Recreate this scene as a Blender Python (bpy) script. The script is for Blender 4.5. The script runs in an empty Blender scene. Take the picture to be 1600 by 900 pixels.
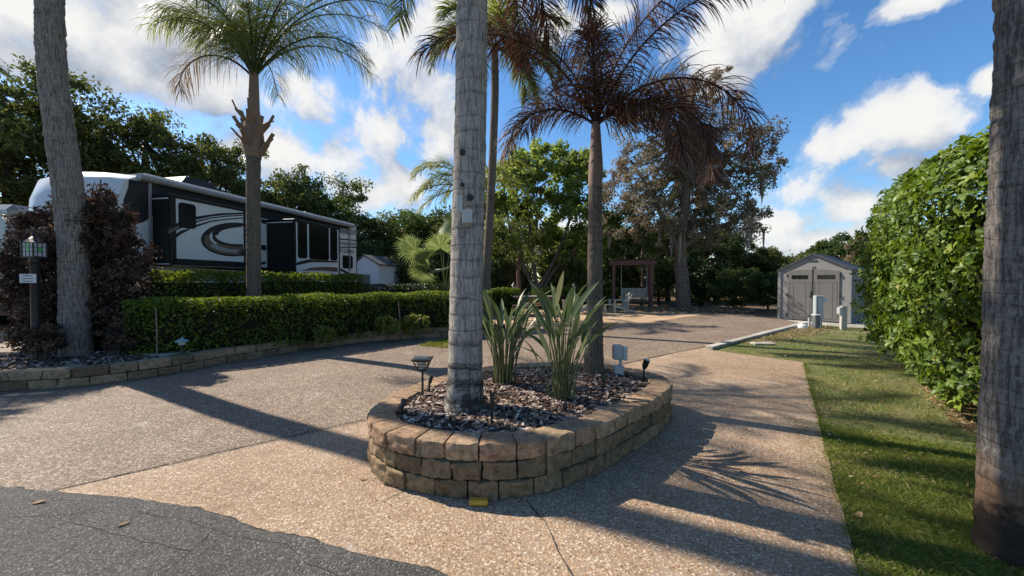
import bpy, math, random
import numpy as np
from mathutils import Vector, noise
R = math.radians
rng = np.random.default_rng(11)
random.seed(11)
sc = bpy.context.scene
col = sc.collection
# ------------------------------------------------------------------ camera
CAMZ, F, PITCH = 1.5, 600.0, math.atan(12 / 600)
cd = bpy.data.cameras.new('camera'); cam = bpy.data.objects.new('camera', cd); col.objects.link(cam)
cd.sensor_width = 36; cd.lens = F / 1600 * 36; cd.clip_start = 0.05; cd.clip_end = 2000
cam.location = (0, 0, CAMZ); cam.rotation_euler = (R(90) - PITCH, 0, 0)
sc.camera = cam

def ray(px, py):
    x, y = (px - 800) / F, (450 - py) / F
    c, s = math.cos(PITCH), math.sin(PITCH)
    return Vector((x, c + y * s, -s + y * c))
def P(px, py, z=0.0):
    d = ray(px, py); t = (z - CAMZ) / d.z
    return Vector((d.x * t, d.y * t, z))
def D(px, py, dist):
    d = ray(px, py); t = dist / d.y
    return Vector((d.x * t, dist, CAMZ + d.z * t))

# ------------------------------------------------------------------ mesh builder
class MB:
    def __init__(s):
        s.v = []; s.f = []; s.n = 0; s.sz = []; s.r = []; s.sm = []
    def add(s, V, faces, rnd=0.5, smooth=False):
        V = np.asarray(V, dtype=np.float64).reshape(-1, 3)
        s.v.append(V)
        for f in faces:
            s.f.append(np.asarray(f, dtype=np.int64) + s.n)
        k = len(faces)
        s.sz.append(np.array([len(f) for f in faces])); s.r.append(np.full(k, rnd)); s.sm.append(np.full(k, smooth))
        s.n += len(V); return s
    def arr(s, V, Fq, rnd, smooth=False):
        """V (n,3), Fq (m,k) int, rnd (m,)"""
        V = np.asarray(V).reshape(-1, 3)
        s.v.append(V); s.f.append((Fq + s.n).reshape(-1)); m = len(Fq)
        s.sz.append(np.full(m, Fq.shape[1])); s.r.append(np.broadcast_to(rnd, (m,))); s.sm.append(np.full(m, smooth)); s.n += len(V); return s
    def quads(s, Q, rnd):
        Q = np.asarray(Q); m = len(Q)
        return s.arr(Q.reshape(-1, 3), np.arange(m * Q.shape[1]).reshape(m, Q.shape[1]), rnd)
    def box(s, c, size, M=None, rnd=0.5, bev=0.0):
        c = np.array(c, float); h = np.array(size, float) / 2
        if bev > 0:
            bev = min(bev, h.min() * 0.9)
            V = []; idx = {}
            for i, sx in enumerate((-1, 1)):
                for j, sy in enumerate((-1, 1)):
                    for k, sz in enumerate((-1, 1)):
                        sg = np.array((sx, sy, sz))
                        for a in range(3):
                            p = sg * (h - bev); p[a] = sg[a] * h[a]
                            idx[(i, j, k, a)] = len(V); V.append(p)
            fs = []
            for a in range(3):
                b, d = (a + 1) % 3, (a + 2) % 3
                for e in (0, 1):
                    q = []
                    for (u, w) in ((0, 0), (1, 0), (1, 1), (0, 1)):
                        t = [0, 0, 0]; t[a] = e; t[b] = u; t[d] = w
                        q.append(idx[(*t, a)])
                    fs.append(q if e else q[::-1])
                for u in (0, 1):
                    for w in (0, 1):
                        t0 = [0, 0, 0]; t1 = [0, 0, 0]; t1[a] = 1
                        t0[b] = t1[b] = u; t0[d] = t1[d] = w
                        q = [idx[(*t0, b)], idx[(*t1, b)], idx[(*t1, d)], idx[(*t0, d)]]
                        fs.append(q if (u == w) else q[::-1])
            for i in (0, 1):
                for j in (0, 1):
                    for k in (0, 1):
                        fs.append([idx[(i, j, k, 0)], idx[(i, j, k, 1)], idx[(i, j, k, 2)]][::(1 if (i + j + k) % 2 else -1)])
            V = np.array(V)
        else:
            V = np.array([(x, y, z) for x in (-1, 1) for y in (-1, 1) for z in (-1, 1)]) * h
            fs = [(0, 1, 3, 2), (4, 6, 7, 5), (0, 4, 5, 1), (2, 3, 7, 6), (0, 2, 6, 4), (1, 5, 7, 3)]
        V = V + c
        if M is not None: V = np.array([M(*p) for p in V])
        return s.add(V, fs, rnd)
    def bar(s, a, b, w, t, rnd=0.5, up=(0, 0, 1)):
        a, b = Vector(a), Vector(b); d = (b - a); L = d.length; d.normalize()
        u = Vector(up); u = (u - d * u.dot(d))
        if u.length < 1e-4: u = Vector((1, 0, 0)) - d * d.x
        u.normalize(); n = d.cross(u)
        V = [a + d * (L * i) + n * (w / 2 * j) + u * (t / 2 * k) for i in (0, 1) for j in (-1, 1) for k in (-1, 1)]
        return s.add([tuple(p) for p in V], [(0, 1, 3, 2), (4, 6, 7, 5), (0, 4, 5, 1), (2, 3, 7, 6), (0, 2, 6, 4), (1, 5, 7, 3)], rnd)
    def tube(s, pts, rad, n=10, rnd=0.5, cap=True, jit=0.0):
        pts = [Vector(p) for p in pts]; m = len(pts)
        if not hasattr(rad, '__len__'): rad = [rad] * m
        ref = None; V = []
        for i, p in enumerate(pts):
            t = (pts[min(i + 1, m - 1)] - pts[max(i - 1, 0)]).normalized()
            if ref is None:
                ref = Vector((1, 0, 0)) if abs(t.x) < 0.8 else Vector((0, 1, 0))
            ref = (ref - t * ref.dot(t)).normalized(); b = t.cross(ref)
            for k in range(n):
                a = 2 * math.pi * k / n; rr = rad[i]
                if jit: rr *= 1 + jit * noise.noise(Vector((math.cos(a) * 2, math.sin(a) * 2, i * 0.35 + p.x)))
                V.append(p + (ref * math.cos(a) + b * math.sin(a)) * rr)
        fs = [(i * n + k, i * n + (k + 1) % n, (i + 1) * n + (k + 1) % n, (i + 1) * n + k) for i in range(m - 1) for k in range(n)]
        s.add([tuple(v) for v in V], fs, rnd, True)
        if cap:
            s.add([tuple(v) for v in V[:n]], [tuple(range(n))[::-1]], rnd); s.add([tuple(v) for v in V[-n:]], [tuple(range(n))], rnd)
        return s
    def prism(s, poly, z0, z1, M=None, rnd=0.5):
        n = len(poly); V = [(p[0], p[1], z0) for p in poly] + [(p[0], p[1], z1) for p in poly]
        fs = [tuple(range(n))[::-1], tuple(range(n, 2 * n))] + [(i, (i + 1) % n, n + (i + 1) % n, n + i) for i in range(n)]
        if M is not None: V = [tuple(M(*p)) for p in V]
        return s.add([tuple(v) for v in V], fs, rnd)
    def lathe(s, c, prof, n=16, rnd=0.5):
        return s.tube([(c[0], c[1], c[2] + z) for r, z in prof], [max(r, 1e-4) for r, z in prof], n, rnd)
    def build(s, name, mat, parent=None, origin=None, kind=None):
        me = bpy.data.meshes.new(name)
        V = np.concatenate(s.v); L = np.concatenate(s.f); S = np.concatenate(s.sz)
        root = parent
        o0 = np.zeros(3)
        if root is not None:
            while root.parent: root = root.parent
            o0 = np.array(root.location)
        elif origin is not None: o0 = np.array(origin, float)
        V = V - o0
        me.vertices.add(len(V)); me.vertices.foreach_set('co', V.reshape(-1).astype(np.float32))
        me.loops.add(len(L)); me.loops.foreach_set('vertex_index', L.astype(np.int32))
        st = np.concatenate([[0], np.cumsum(S)[:-1]])
        me.polygons.add(len(S)); me.polygons.foreach_set('loop_start', st.astype(np.int32))
        try: me.polygons.foreach_set('loop_total', S.astype(np.int32))
        except Exception: pass
        me.update(calc_edges=True)
        me.polygons.foreach_set('use_smooth', np.concatenate(s.sm).astype(bool))
        at = me.attributes.new('rnd', 'FLOAT', 'FACE'); at.data.foreach_set('value', np.concatenate(s.r).astype(np.float32))
        me.validate()
        me.materials.append(mat)
        ob = bpy.data.objects.new(name, me); col.objects.link(ob)
        if parent is not None: ob.parent = parent
        elif origin is not None: ob.location = origin
        if kind: ob['kind'] = kind
        return ob

def thing(name, label, cat, loc=(0, 0, 0), group=None):
    o = bpy.data.objects.new(name, None); col.objects.link(o); o.location = loc; o.empty_display_size = 0.2
    return tag(o, label, cat, group)
def tag(o, label, cat, group=None):
    o['label'] = label; o['category'] = cat
    if group: o['group'] = group
    return o
def copy_tree(o, parent=None):
    c = o.copy(); col.objects.link(c); c.parent = parent
    for ch in list(o.children): copy_tree(ch, c)
    return c

# ------------------------------------------------------------------ materials
def newmat(name):
    m = bpy.data.materials.new(name); m.use_nodes = True
    nt = m.node_tree; b = nt.nodes['Principled BSDF']; return m, nt, b
def N(nt, t, **kw):
    n = nt.nodes.new(t)
    for k, v in kw.items():
        if k in n.inputs: n.inputs[k].default_value = v
        else: setattr(n, k, v)
    return n
def L(nt, a, b): nt.links.new(a, b)
def ramp(nt, fac, stops, interp='LINEAR'):
    r = nt.nodes.new('ShaderNodeValToRGB'); e = r.color_ramp.elements; r.color_ramp.interpolation = interp
    while len(e) < len(stops): e.new(0.5)
    for el, (p, c) in zip(e, stops):
        el.position = p; el.color = (*c, 1) if len(c) == 3 else c
    if fac is not None: L(nt, fac, r.inputs[0])
    return r
def mixc(nt, fac, a, b, mode='MIX'):
    m = nt.nodes.new('ShaderNodeMix'); m.data_type = 'RGBA'; m.blend_type = mode
    for i, x in ((0, fac), (6, a), (7, b)):
        if hasattr(x, 'is_linked'): L(nt, x, m.inputs[i])
        elif isinstance(x, (int, float)): m.inputs[i].default_value = x
        else: m.inputs[i].default_value = (*x, 1)
    return m.outputs[2]
def math_(nt, op, a, b=0.0, c=None, clamp=False):
    m = nt.nodes.new('ShaderNodeMath'); m.operation = op; m.use_clamp = clamp
    for i, x in enumerate((a, b, c)):
        if x is None: continue
        if hasattr(x, 'is_linked'): L(nt, x, m.inputs[i])
        else: m.inputs[i].default_value = x
    return m.outputs[0]
def coords(nt, scale=(1, 1, 1), kind='Object'):
    t = nt.nodes.new('ShaderNodeTexCoord'); mp = nt.nodes.new('ShaderNodeMapping'); mp.inputs['Scale'].default_value = scale
    L(nt, t.outputs[kind], mp.inputs[0]); return mp.outputs[0]
def noi(nt, vec, scale, detail=4, rough=0.55, dist=0.0):
    n = N(nt, 'ShaderNodeTexNoise'); n.inputs['Scale'].default_value = scale; n.inputs['Detail'].default_value = detail
    n.inputs['Roughness'].default_value = rough; n.inputs['Distortion'].default_value = dist
    L(nt, vec, n.inputs['Vector']); return n.outputs['Fac']
def vor(nt, vec, scale, feature='F1', rnd=1.0):
    n = N(nt, 'ShaderNodeTexVoronoi'); n.feature = feature; n.inputs['Scale'].default_value = scale; n.inputs['Randomness'].default_value = rnd
    L(nt, vec, n.inputs['Vector']); return n
def bump(nt, b, h, strength=0.5, dist=0.01, normal=None):
    n = nt.nodes.new('ShaderNodeBump'); n.inputs['Strength'].default_value = strength; n.inputs['Distance'].default_value = dist
    L(nt, h, n.inputs['Height'])
    if normal is not None: L(nt, normal, n.inputs['Normal'])
    L(nt, n.outputs[0], b.inputs['Normal']); return n.outputs[0]
def attr(nt, name='rnd'):
    a = nt.nodes.new('ShaderNodeAttribute'); a.attribute_name = name; return a.outputs['Fac']

def plain(name, c, rough=0.5, metal=0.0, var=0.12, spec=0.5, bmp=0.0, sc_=6.0):
    m, nt, b = newmat(name); v = coords(nt)
    n = noi(nt, v, sc_, 6, 0.65)
    r = ramp(nt, n, [(0.25, tuple(x * (1 - var) for x in c)), (0.75, tuple(min(1, x * (1 + var)) for x in c))])
    L(nt, r.outputs[0], b.inputs['Base Color']); b.inputs['Roughness'].default_value = rough; b.inputs['Metallic'].default_value = metal
    b.inputs['Specular IOR Level'].default_value = spec
    if bmp: bump(nt, b, noi(nt, v, sc_ * 12, 4), bmp, 0.004)
    return m
def leafmat(name, stops, transl=0.35, rough=0.5, spec=0.35):
    m, nt, b = newmat(name)
    r = ramp(nt, attr(nt), stops)
    L(nt, r.outputs[0], b.inputs['Base Color']); b.inputs['Roughness'].default_value = rough; b.inputs['Specular IOR Level'].default_value = spec
    t = nt.nodes.new('ShaderNodeBsdfTranslucent')
    hs = N(nt, 'ShaderNodeHueSaturation', Saturation=1.1, Value=1.5); hs.inputs['Hue'].default_value = 0.485
    L(nt, r.outputs[0], hs.inputs['Color']); L(nt, hs.outputs[0], t.inputs['Color'])
    mx = nt.nodes.new('ShaderNodeMixShader'); mx.inputs[0].default_value = transl
    L(nt, b.outputs[0], mx.inputs[1]); L(nt, t.outputs[0], mx.inputs[2])
    L(nt, mx.outputs[0], nt.nodes['Material Output'].inputs[0]); return m
def wood(name, c, rough=0.7, axis=(14, 14, 1.2)):
    m, nt, b = newmat(name); v = coords(nt, axis)
    n = noi(nt, v, 3, 6, 0.6, 0.6)
    r = ramp(nt, n, [(0.3, tuple(x * 0.6 for x in c)), (0.55, c), (0.8, tuple(min(1, x * 1.25) for x in c))])
    L(nt, r.outputs[0], b.inputs['Base Color']); b.inputs['Roughness'].default_value = rough; bump(nt, b, n, 0.3, 0.004); return m
def aggregate(name, stops, size, mortar, stain, bs=0.5, rust=None):
    """exposed aggregate concrete: pebbles set in a mortar"""
    m, nt, b = newmat(name); v = coords(nt)
    vn = vor(nt, v, 1 / size); vs = vor(nt, v, 1 / (size * 0.55))
    sep = nt.nodes.new('ShaderNodeSeparateColor'); L(nt, vn.outputs['Color'], sep.inputs[0])
    peb = ramp(nt, sep.outputs[0], stops)
    sep2 = nt.nodes.new('ShaderNodeSeparateColor'); L(nt, vs.outputs['Color'], sep2.inputs[0])
    peb2 = ramp(nt, sep2.outputs[1], stops)
    pc = mixc(nt, math_(nt, 'GREATER_THAN', sep.outputs[2], 0.62), peb.outputs[0], peb2.outputs[0])
    edge = ramp(nt, vn.outputs['Distance'], [(0.38, (0, 0, 0)), (0.62, (1, 1, 1))])
    c = mixc(nt, edge.outputs[0], pc, mortar)
    big = noi(nt, v, 0.55, 6, 0.6, 0.4)
    sr = ramp(nt, big, [(0.3, stain), (0.62, (1, 1, 1))])
    c = mixc(nt, 0.85, c, sr.outputs[0], 'MULTIPLY')
    mid = noi(nt, v, 4.5, 5, 0.65)
    sr2 = ramp(nt, mid, [(0.28, (0.74, 0.70, 0.66)), (0.5, (1, 1, 1)), (0.78, (1.12, 1.1, 1.06))])
    c = mixc(nt, 0.8, c, sr2.outputs[0], 'MULTIPLY')
    # worn pale patches and dark spots
    wn = noi(nt, v, 1.7, 8, 0.75, 0.2)
    c = mixc(nt, ramp(nt, wn, [(0.58, (0, 0, 0)), (0.72, (0.5, 0.5, 0.5))]).outputs[0], c, (0.52, 0.48, 0.43))
    L(nt, c, b.inputs['Base Color']); b.inputs['Roughness'].default_value = 0.8; b.inputs['Specular IOR Level'].default_value = 0.3
    h = math_(nt, 'SUBTRACT', 1.0, vn.outputs['Distance'])
    bump(nt, b, math_(nt, 'ADD', h, math_(nt, 'MULTIPLY', noi(nt, v, 300, 3), 0.3)), bs, size * 0.45)
    return m

M = {}
M['agg_grey'] = aggregate('grey_brown_pebble_concrete', [(0.0, (0.10, 0.068, 0.045)), (0.3, (0.24, 0.165, 0.11)), (0.6, (0.36, 0.27, 0.195)), (0.85, (0.52, 0.44, 0.35)), (1.0, (0.28, 0.165, 0.09))], 0.017, (0.15, 0.108, 0.075), (0.68, 0.66, 0.66), 0.55)
M['agg_tan'] = aggregate('tan_pebble_concrete', [(0.0, (0.13, 0.075, 0.04)), (0.25, (0.34, 0.20, 0.11)), (0.5, (0.46, 0.32, 0.19)), (0.8, (0.66, 0.57, 0.46)), (1.0, (0.30, 0.155, 0.08))], 0.015, (0.30, 0.22, 0.15), (0.68, 0.63, 0.58), 0.5)
M['patio'] = aggregate('orange_pebble_gravel', [(0.0, (0.32, 0.20, 0.11)), (0.4, (0.50, 0.34, 0.20)), (0.8, (0.66, 0.51, 0.35)), (1.0, (0.38, 0.22, 0.11))], 0.02, (0.42, 0.29, 0.18), (0.72, 0.66, 0.6), 0.5)

def asphalt():
    m, nt, b = newmat('worn_asphalt'); v = coords(nt)
    vn = vor(nt, v, 150); sep = nt.nodes.new('ShaderNodeSeparateColor'); L(nt, vn.outputs['Color'], sep.inputs[0])
    r = ramp(nt, sep.outputs[0], [(0, (0.035, 0.033, 0.030)), (0.5, (0.085, 0.080, 0.074)), (0.9, (0.15, 0.14, 0.128)), (1, (0.36, 0.34, 0.30))])
    big = ramp(nt, noi(nt, v, 1.1, 7, 0.7), [(0.3, (0.6, 0.6, 0.6)), (0.7, (1.2, 1.19, 1.16))])
    c = mixc(nt, 1.0, r.outputs[0], big.outputs[0], 'MULTIPLY')
    nz = N(nt, 'ShaderNodeTexNoise', Scale=3.0, Detail=5.0); L(nt, v, nz.inputs['Vector'])
    vm = nt.nodes.new('ShaderNodeVectorMath'); vm.operation = 'MULTIPLY_ADD'; vm.inputs[1].default_value = (0.35, 0.35, 0.35)
    L(nt, nz.outputs['Color'], vm.inputs[0]); L(nt, v, vm.inputs[2])
    ck = vor(nt, vm.outputs[0], 2.2, 'DISTANCE_TO_EDGE')
    cm = ramp(nt, ck.outputs['Distance'], [(0.0, (1, 1, 1)), (0.012, (0, 0, 0))])
    gate = ramp(nt, noi(nt, v, 0.9, 3), [(0.47, (0, 0, 0)), (0.6, (0.8, 0.8, 0.8))])
    c = mixc(nt, math_(nt, 'MULTIPLY', cm.outputs[0], gate.outputs[0]), c, (0.03, 0.03, 0.03))
    L(nt, c, b.inputs['Base Color']); b.inputs['Roughness'].default_value = 0.85
    h = math_(nt, 'ADD', math_(nt, 'SUBTRACT', 1.0, vn.outputs['Distance']), math_(nt, 'MULTIPLY', noi(nt, v, 24, 8, .75), 2.5))
    bump(nt, b, h, 0.9, 0.01); return m
M['asphalt'] = asphalt()

def soil(name, c0, c1, c2, s=7.0):
    m, nt, b = newmat(name); v = coords(nt)
    n = noi(nt, v, s, 8, 0.7, 0.3); n2 = noi(nt, v, s * 0.12, 5, 0.6)
    r = ramp(nt, n, [(0.3, c0), (0.5, c1), (0.72, c2)])
    r2 = ramp(nt, n2, [(0.3, (0.65, 0.65, 0.65)), (0.7, (1.15, 1.15, 1.15))])
    L(nt, mixc(nt, 1, r.outputs[0], r2.outputs[0], 'MULTIPLY'), b.inputs['Base Color']); b.inputs['Roughness'].default_value = 0.95
    b.inputs['Specular IOR Level'].default_value = 0.15
    bump(nt, b, n, 0.8, 0.03); return m
M['terrain'] = soil('leaf_strewn_earth', (0.055, 0.035, 0.02), (0.13, 0.085, 0.05), (0.27, 0.18, 0.10), 9)
M['mulch_soil'] = soil('dark_mulch_soil', (0.02, 0.014, 0.011), (0.05, 0.035, 0.028), (0.10, 0.075, 0.06), 25)
M['pad'] = soil('pale_concrete_edge', (0.28, 0.26, 0.22), (0.42, 0.39, 0.34), (0.55, 0.52, 0.47), 6)

def lawnmat():
    m, nt, b = newmat('patchy_lawn_soil'); v = coords(nt)
    n = noi(nt, v, 1.1, 7, 0.65, 0.3); n2 = noi(nt, v, 30, 5, 0.7)
    r = ramp(nt, n, [(0.32, (0.24, 0.18, 0.09)), (0.45, (0.17, 0.165, 0.05)), (0.6, (0.11, 0.135, 0.028)), (0.75, (0.24, 0.20, 0.09))])
    r2 = ramp(nt, n2, [(0.3, (0.45, 0.45, 0.45)), (0.7, (1.2, 1.2, 1.2))])
    L(nt, mixc(nt, 1, r.outputs[0], r2.outputs[0], 'MULTIPLY'), b.inputs['Base Color']); b.inputs['Roughness'].default_value = 0.95
    bump(nt, b, n2, 0.9, 0.03); return m
M['lawn'] = lawnmat()

def stonemat(name, stops, moss=0.5):
    m, nt, b = newmat(name); v = coords(nt)
    r = ramp(nt, attr(nt), stops)
    n = noi(nt, v, 22, 8, 0.78); r2 = ramp(nt, n, [(0.32, (0.28, 0.26, 0.23)), (0.5, (0.92, 0.92, 0.92)), (0.68, (1.5, 1.42, 1.3))])
    c = mixc(nt, 1, r.outputs[0], r2.outputs[0], 'MULTIPLY')
    n3 = noi(nt, v, 3.2, 6, 0.7, 0.5)
    c = mixc(nt, math_(nt, 'MULTIPLY', ramp(nt, n3, [(0.48, (0, 0, 0)), (0.66, (1, 1, 1))]).outputs[0], moss), c, (0.10, 0.095, 0.06))
    sp = vor(nt, v, 120); c = mixc(nt, ramp(nt, sp.outputs['Distance'], [(0.1, (0.45, 0.45, 0.45)), (0.25, (0, 0, 0))]).outputs[0], c, (0.08, 0.065, 0.05))
    L(nt, c, b.inputs['Base Color']); b.inputs['Roughness'].default_value = 0.9; b.inputs['Specular IOR Level'].default_value = 0.2
    bump(nt, b, math_(nt, 'ADD', n, math_(nt, 'MULTIPLY', noi(nt, v, 70, 5, 0.7), 0.6)), 0.8, 0.012); return m
M['block'] = stonemat('tan_brown_retaining_block', [(0, (0.16, 0.11, 0.062)), (0.35, (0.26, 0.185, 0.105)), (0.7, (0.21, 0.145, 0.085)), (1, (0.33, 0.24, 0.14))], 0.6)
M['cap'] = stonemat('sandy_pink_cap_block', [(0, (0.30, 0.20, 0.125)), (0.5, (0.42, 0.29, 0.18)), (1, (0.38, 0.235, 0.145))], 0.4)
M['block_dark'] = stonemat('weathered_brown_wall_block', [(0, (0.17, 0.115, 0.07)), (0.5, (0.28, 0.20, 0.125)), (1, (0.36, 0.255, 0.16))], 0.45)
M['chip'] = leafmat('bark_chips', [(0, (0.035, 0.022, 0.018)), (0.4, (0.10, 0.062, 0.043)), (0.65, (0.22, 0.15, 0.11)), (0.88, (0.40, 0.31, 0.25)), (1, (0.60, 0.52, 0.45))], 0.0, 0.85, 0.2)
M['litter'] = leafmat('fallen_leaves', [(0, (0.10, 0.05, 0.025)), (0.4, (0.24, 0.14, 0.07)), (0.75, (0.36, 0.25, 0.13)), (1, (0.5, 0.42, 0.28))], 0.1, 0.8, 0.2)

def palmbark(name, base, dark, ring=0.13, stain=0.5, fiss=0.6, scorch=False, foot=False):
    m, nt, b = newmat(name); v = coords(nt)
    sx = nt.nodes.new('ShaderNodeSeparateXYZ'); L(nt, v, sx.inputs[0])
    zz = math_(nt, 'ADD', sx.outputs[2], math_(nt, 'ADD', math_(nt, 'MULTIPLY', noi(nt, v, 3.0, 4), 0.09), math_(nt, 'MULTIPLY', noi(nt, coords(nt, (.2, .2, 1.0)), 2.3, 2), 0.35)))
    fr = math_(nt, 'FRACT', math_(nt, 'MULTIPLY', zz, 1 / ring))
    rg = ramp(nt, fr, [(0.0, (1, 1, 1)), (0.05, (0.9, 0.9, 0.9)), (0.13, (0, 0, 0)), (0.94, (0, 0, 0)), (1.0, (1, 1, 1))])
    vf = coords(nt, (60, 60, 5)); fi = noi(nt, vf, 1.0, 6, 0.7, 0.3)
    st = noi(nt, v, 2.2, 8, 0.75, 0.6)
    fine = noi(nt, v, 45, 6, 0.75)
    c = mixc(nt, ramp(nt, fi, [(0.42, (fiss, fiss, fiss)), (0.55, (0, 0, 0))]).outputs[0], base, dark)
    c = mixc(nt, math_(nt, 'MULTIPLY', rg.outputs[0], math_(nt, 'MULTIPLY', ramp(nt, st, [(0.4, (0.12, 0.12, 0.12)), (0.62, (1, 1, 1))]).outputs[0], 0.55)), c, dark)
    c = mixc(nt, ramp(nt, st, [(0.54, (0, 0, 0)), (0.68, (stain, stain, stain))]).outputs[0], c, dark)
    c = mixc(nt, 0.9, c, ramp(nt, fine, [(0.3, (0.5, 0.5, 0.5)), (0.5, (1, 1, 1)), (0.75, (1.35, 1.33, 1.3))]).outputs[0], 'MULTIPLY')
    # damp dark collar with its own ragged edge at the foot
    ft = math_(nt, 'ADD', sx.outputs[2], math_(nt, 'MULTIPLY', math_(nt, 'SUBTRACT', noi(nt, v, 7, 6, 0.7), 0.5), 0.7))
    if foot:
        bl = ramp(nt, noi(nt, v, 6, 7, 0.75, 0.8), [(0.44, (0, 0, 0)), (0.54, (0.9, 0.9, 0.9))])
        c = mixc(nt, math_(nt, 'MULTIPLY', bl.outputs[0], ramp(nt, ft, [(0.2, (1, 1, 1)), (0.55, (0, 0, 0))]).outputs[0]), c, (0.03, 0.026, 0.022))
        wide = ramp(nt, fr, [(0.0, (1, 1, 1)), (0.22, (0.7, 0.7, 0.7)), (0.32, (0, 0, 0)), (0.9, (0, 0, 0)), (1.0, (1, 1, 1))])
        rag = ramp(nt, noi(nt, coords(nt, (1, 1, 2.5)), 9, 7, 0.75, 1.0), [(0.40, (0, 0, 0)), (0.5, (0.9, 0.9, 0.9))])
        c = mixc(nt, math_(nt, 'MULTIPLY', math_(nt, 'MULTIPLY', wide.outputs[0], rag.outputs[0]), ramp(nt, sx.outputs[2], [(0.45, (1, 1, 1)), (0.85, (0.12, 0.12, 0.12))]).outputs[0]), c, (0.035, 0.03, 0.025))
    if scorch:
        c = mixc(nt, ramp(nt, ft, [(0.36, (0.75, 0.75, 0.75)), (0.62, (0, 0, 0))]).outputs[0], c, (0.17, 0.095, 0.05))
        c = mixc(nt, ramp(nt, ft, [(0.22, (0.9, 0.9, 0.9)), (0.34, (0, 0, 0))]).outputs[0], c, (0.02, 0.017, 0.015))
    L(nt, c, b.inputs['Base Color']); b.inputs['Roughness'].default_value = 0.92; b.inputs['Specular IOR Level'].default_value = 0.15
    h = math_(nt, 'SUBTRACT', math_(nt, 'ADD', math_(nt, 'MULTIPLY', fi, 0.7), math_(nt, 'MULTIPLY', fine, 0.5)), math_(nt, 'MULTIPLY', rg.outputs[0], 0.45))
    bump(nt, b, h, 0.6, 0.012); return m
M['bark_pale'] = palmbark('pale_ringed_palm_bark', (0.39, 0.35, 0.30), (0.048, 0.04, 0.033), 0.155, 0.8, 0.55, foot=True)
M['bark_rough'] = palmbark('rough_grey_palm_bark', (0.30, 0.255, 0.21), (0.075, 0.06, 0.048), 0.06, 0.5, 0.8)
M['bark_right'] = palmbark('grey_palm_bark_with_scorched_foot', (0.19, 0.17, 0.155), (0.055, 0.048, 0.042), 0.09, 0.4, 0.85, True)
M['bark_brown'] = palmbark('brown_grey_palm_bark', (0.165, 0.13, 0.098), (0.04, 0.032, 0.025), 0.085, 0.6, 0.5)
M['boot'] = wood('palm_leaf_boot', (0.22, 0.15, 0.095), 0.85, (40, 40, 3))
M['shaft'] = wood('red_brown_crown_shaft', (0.19, 0.115, 0.085), 0.7, (30, 30, 2))
M['bark_tree'] = palmbark('furrowed_tree_bark', (0.20, 0.155, 0.12), (0.045, 0.035, 0.028), 0.4, 0.4, 0.9)
M['bark_dark'] = palmbark('dark_tree_bark', (0.085, 0.07, 0.055), (0.025, 0.02, 0.018), 0.4, 0.4, 0.9)

M['oak'] = leafmat('dark_oak_leaves', [(0, (0.035, 0.048, 0.015)), (0.5, (0.08, 0.105, 0.028)), (0.85, (0.15, 0.17, 0.048)), (1, (0.25, 0.24, 0.075))], 0.42)
M['olive'] = leafmat('olive_leaves', [(0, (0.04, 0.05, 0.015)), (0.5, (0.085, 0.10, 0.028)), (1, (0.17, 0.165, 0.05))], 0.3)
M['maple'] = leafmat('bright_green_leaves', [(0, (0.085, 0.12, 0.03)), (0.5, (0.17, 0.235, 0.055)), (1, (0.31, 0.37, 0.12))], 0.55)
M['midgreen'] = leafmat('mid_green_leaves', [(0, (0.035, 0.06, 0.015)), (0.5, (0.07, 0.11, 0.028)), (1, (0.13, 0.17, 0.05))], 0.35)
M['russet'] = leafmat('grey_brown_dry_leaves', [(0, (0.088, 0.072, 0.04)), (0.35, (0.18, 0.147, 0.088)), (0.7, (0.285, 0.238, 0.16)), (1, (0.43, 0.37, 0.28))], 0.3, 0.75, 0.2)
M['deadleaf'] = leafmat('dead_brown_leaves', [(0, (0.028, 0.017, 0.013)), (0.5, (0.085, 0.052, 0.036)), (0.85, (0.17, 0.112, 0.075)), (1, (0.44, 0.36, 0.27))], 0.15, 0.75, 0.25)
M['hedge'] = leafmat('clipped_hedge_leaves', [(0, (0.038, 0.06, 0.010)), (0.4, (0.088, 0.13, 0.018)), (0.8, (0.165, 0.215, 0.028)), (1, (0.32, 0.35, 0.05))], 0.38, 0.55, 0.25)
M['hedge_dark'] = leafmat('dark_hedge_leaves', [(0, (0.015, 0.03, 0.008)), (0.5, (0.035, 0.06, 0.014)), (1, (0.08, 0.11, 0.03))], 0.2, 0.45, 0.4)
M['hedge_core'] = plain('hedge_core_shade', (0.018, 0.018, 0.010), 0.95, var=0.4, spec=0.1)  # near-black core colour, the shade of the hedge interior put into it
M['bigleaf'] = leafmat('glossy_viburnum_leaves', [(0, (0.03, 0.055, 0.010)), (0.4, (0.078, 0.135, 0.018)), (0.8, (0.15, 0.215, 0.03)), (0.96, (0.26, 0.32, 0.05)), (1, (0.28, 0.22, 0.07))], 0.3, 0.42, 0.3)
M['frond_green'] = leafmat('green_palm_leaflets', [(0, (0.045, 0.07, 0.018)), (0.6, (0.10, 0.13, 0.032)), (1, (0.21, 0.20, 0.055))], 0.35, 0.45, 0.4)
M['frond_lime'] = leafmat('yellow_green_palm_leaflets', [(0, (0.10, 0.13, 0.025)), (0.6, (0.19, 0.22, 0.045)), (1, (0.32, 0.28, 0.08))], 0.45, 0.45, 0.4)
M['frond_dead'] = leafmat('dead_brown_palm_leaflets', [(0, (0.032, 0.018, 0.013)), (0.5, (0.085, 0.046, 0.031)), (0.85, (0.17, 0.095, 0.06)), (1, (0.30, 0.20, 0.12))], 0.22, 0.65, 0.25)
M['frond_dry'] = leafmat('browning_palm_leaflets', [(0, (0.10, 0.06, 0.025)), (0.5, (0.17, 0.11, 0.05)), (1, (0.24, 0.20, 0.06))], 0.3, 0.6, 0.3)
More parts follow.
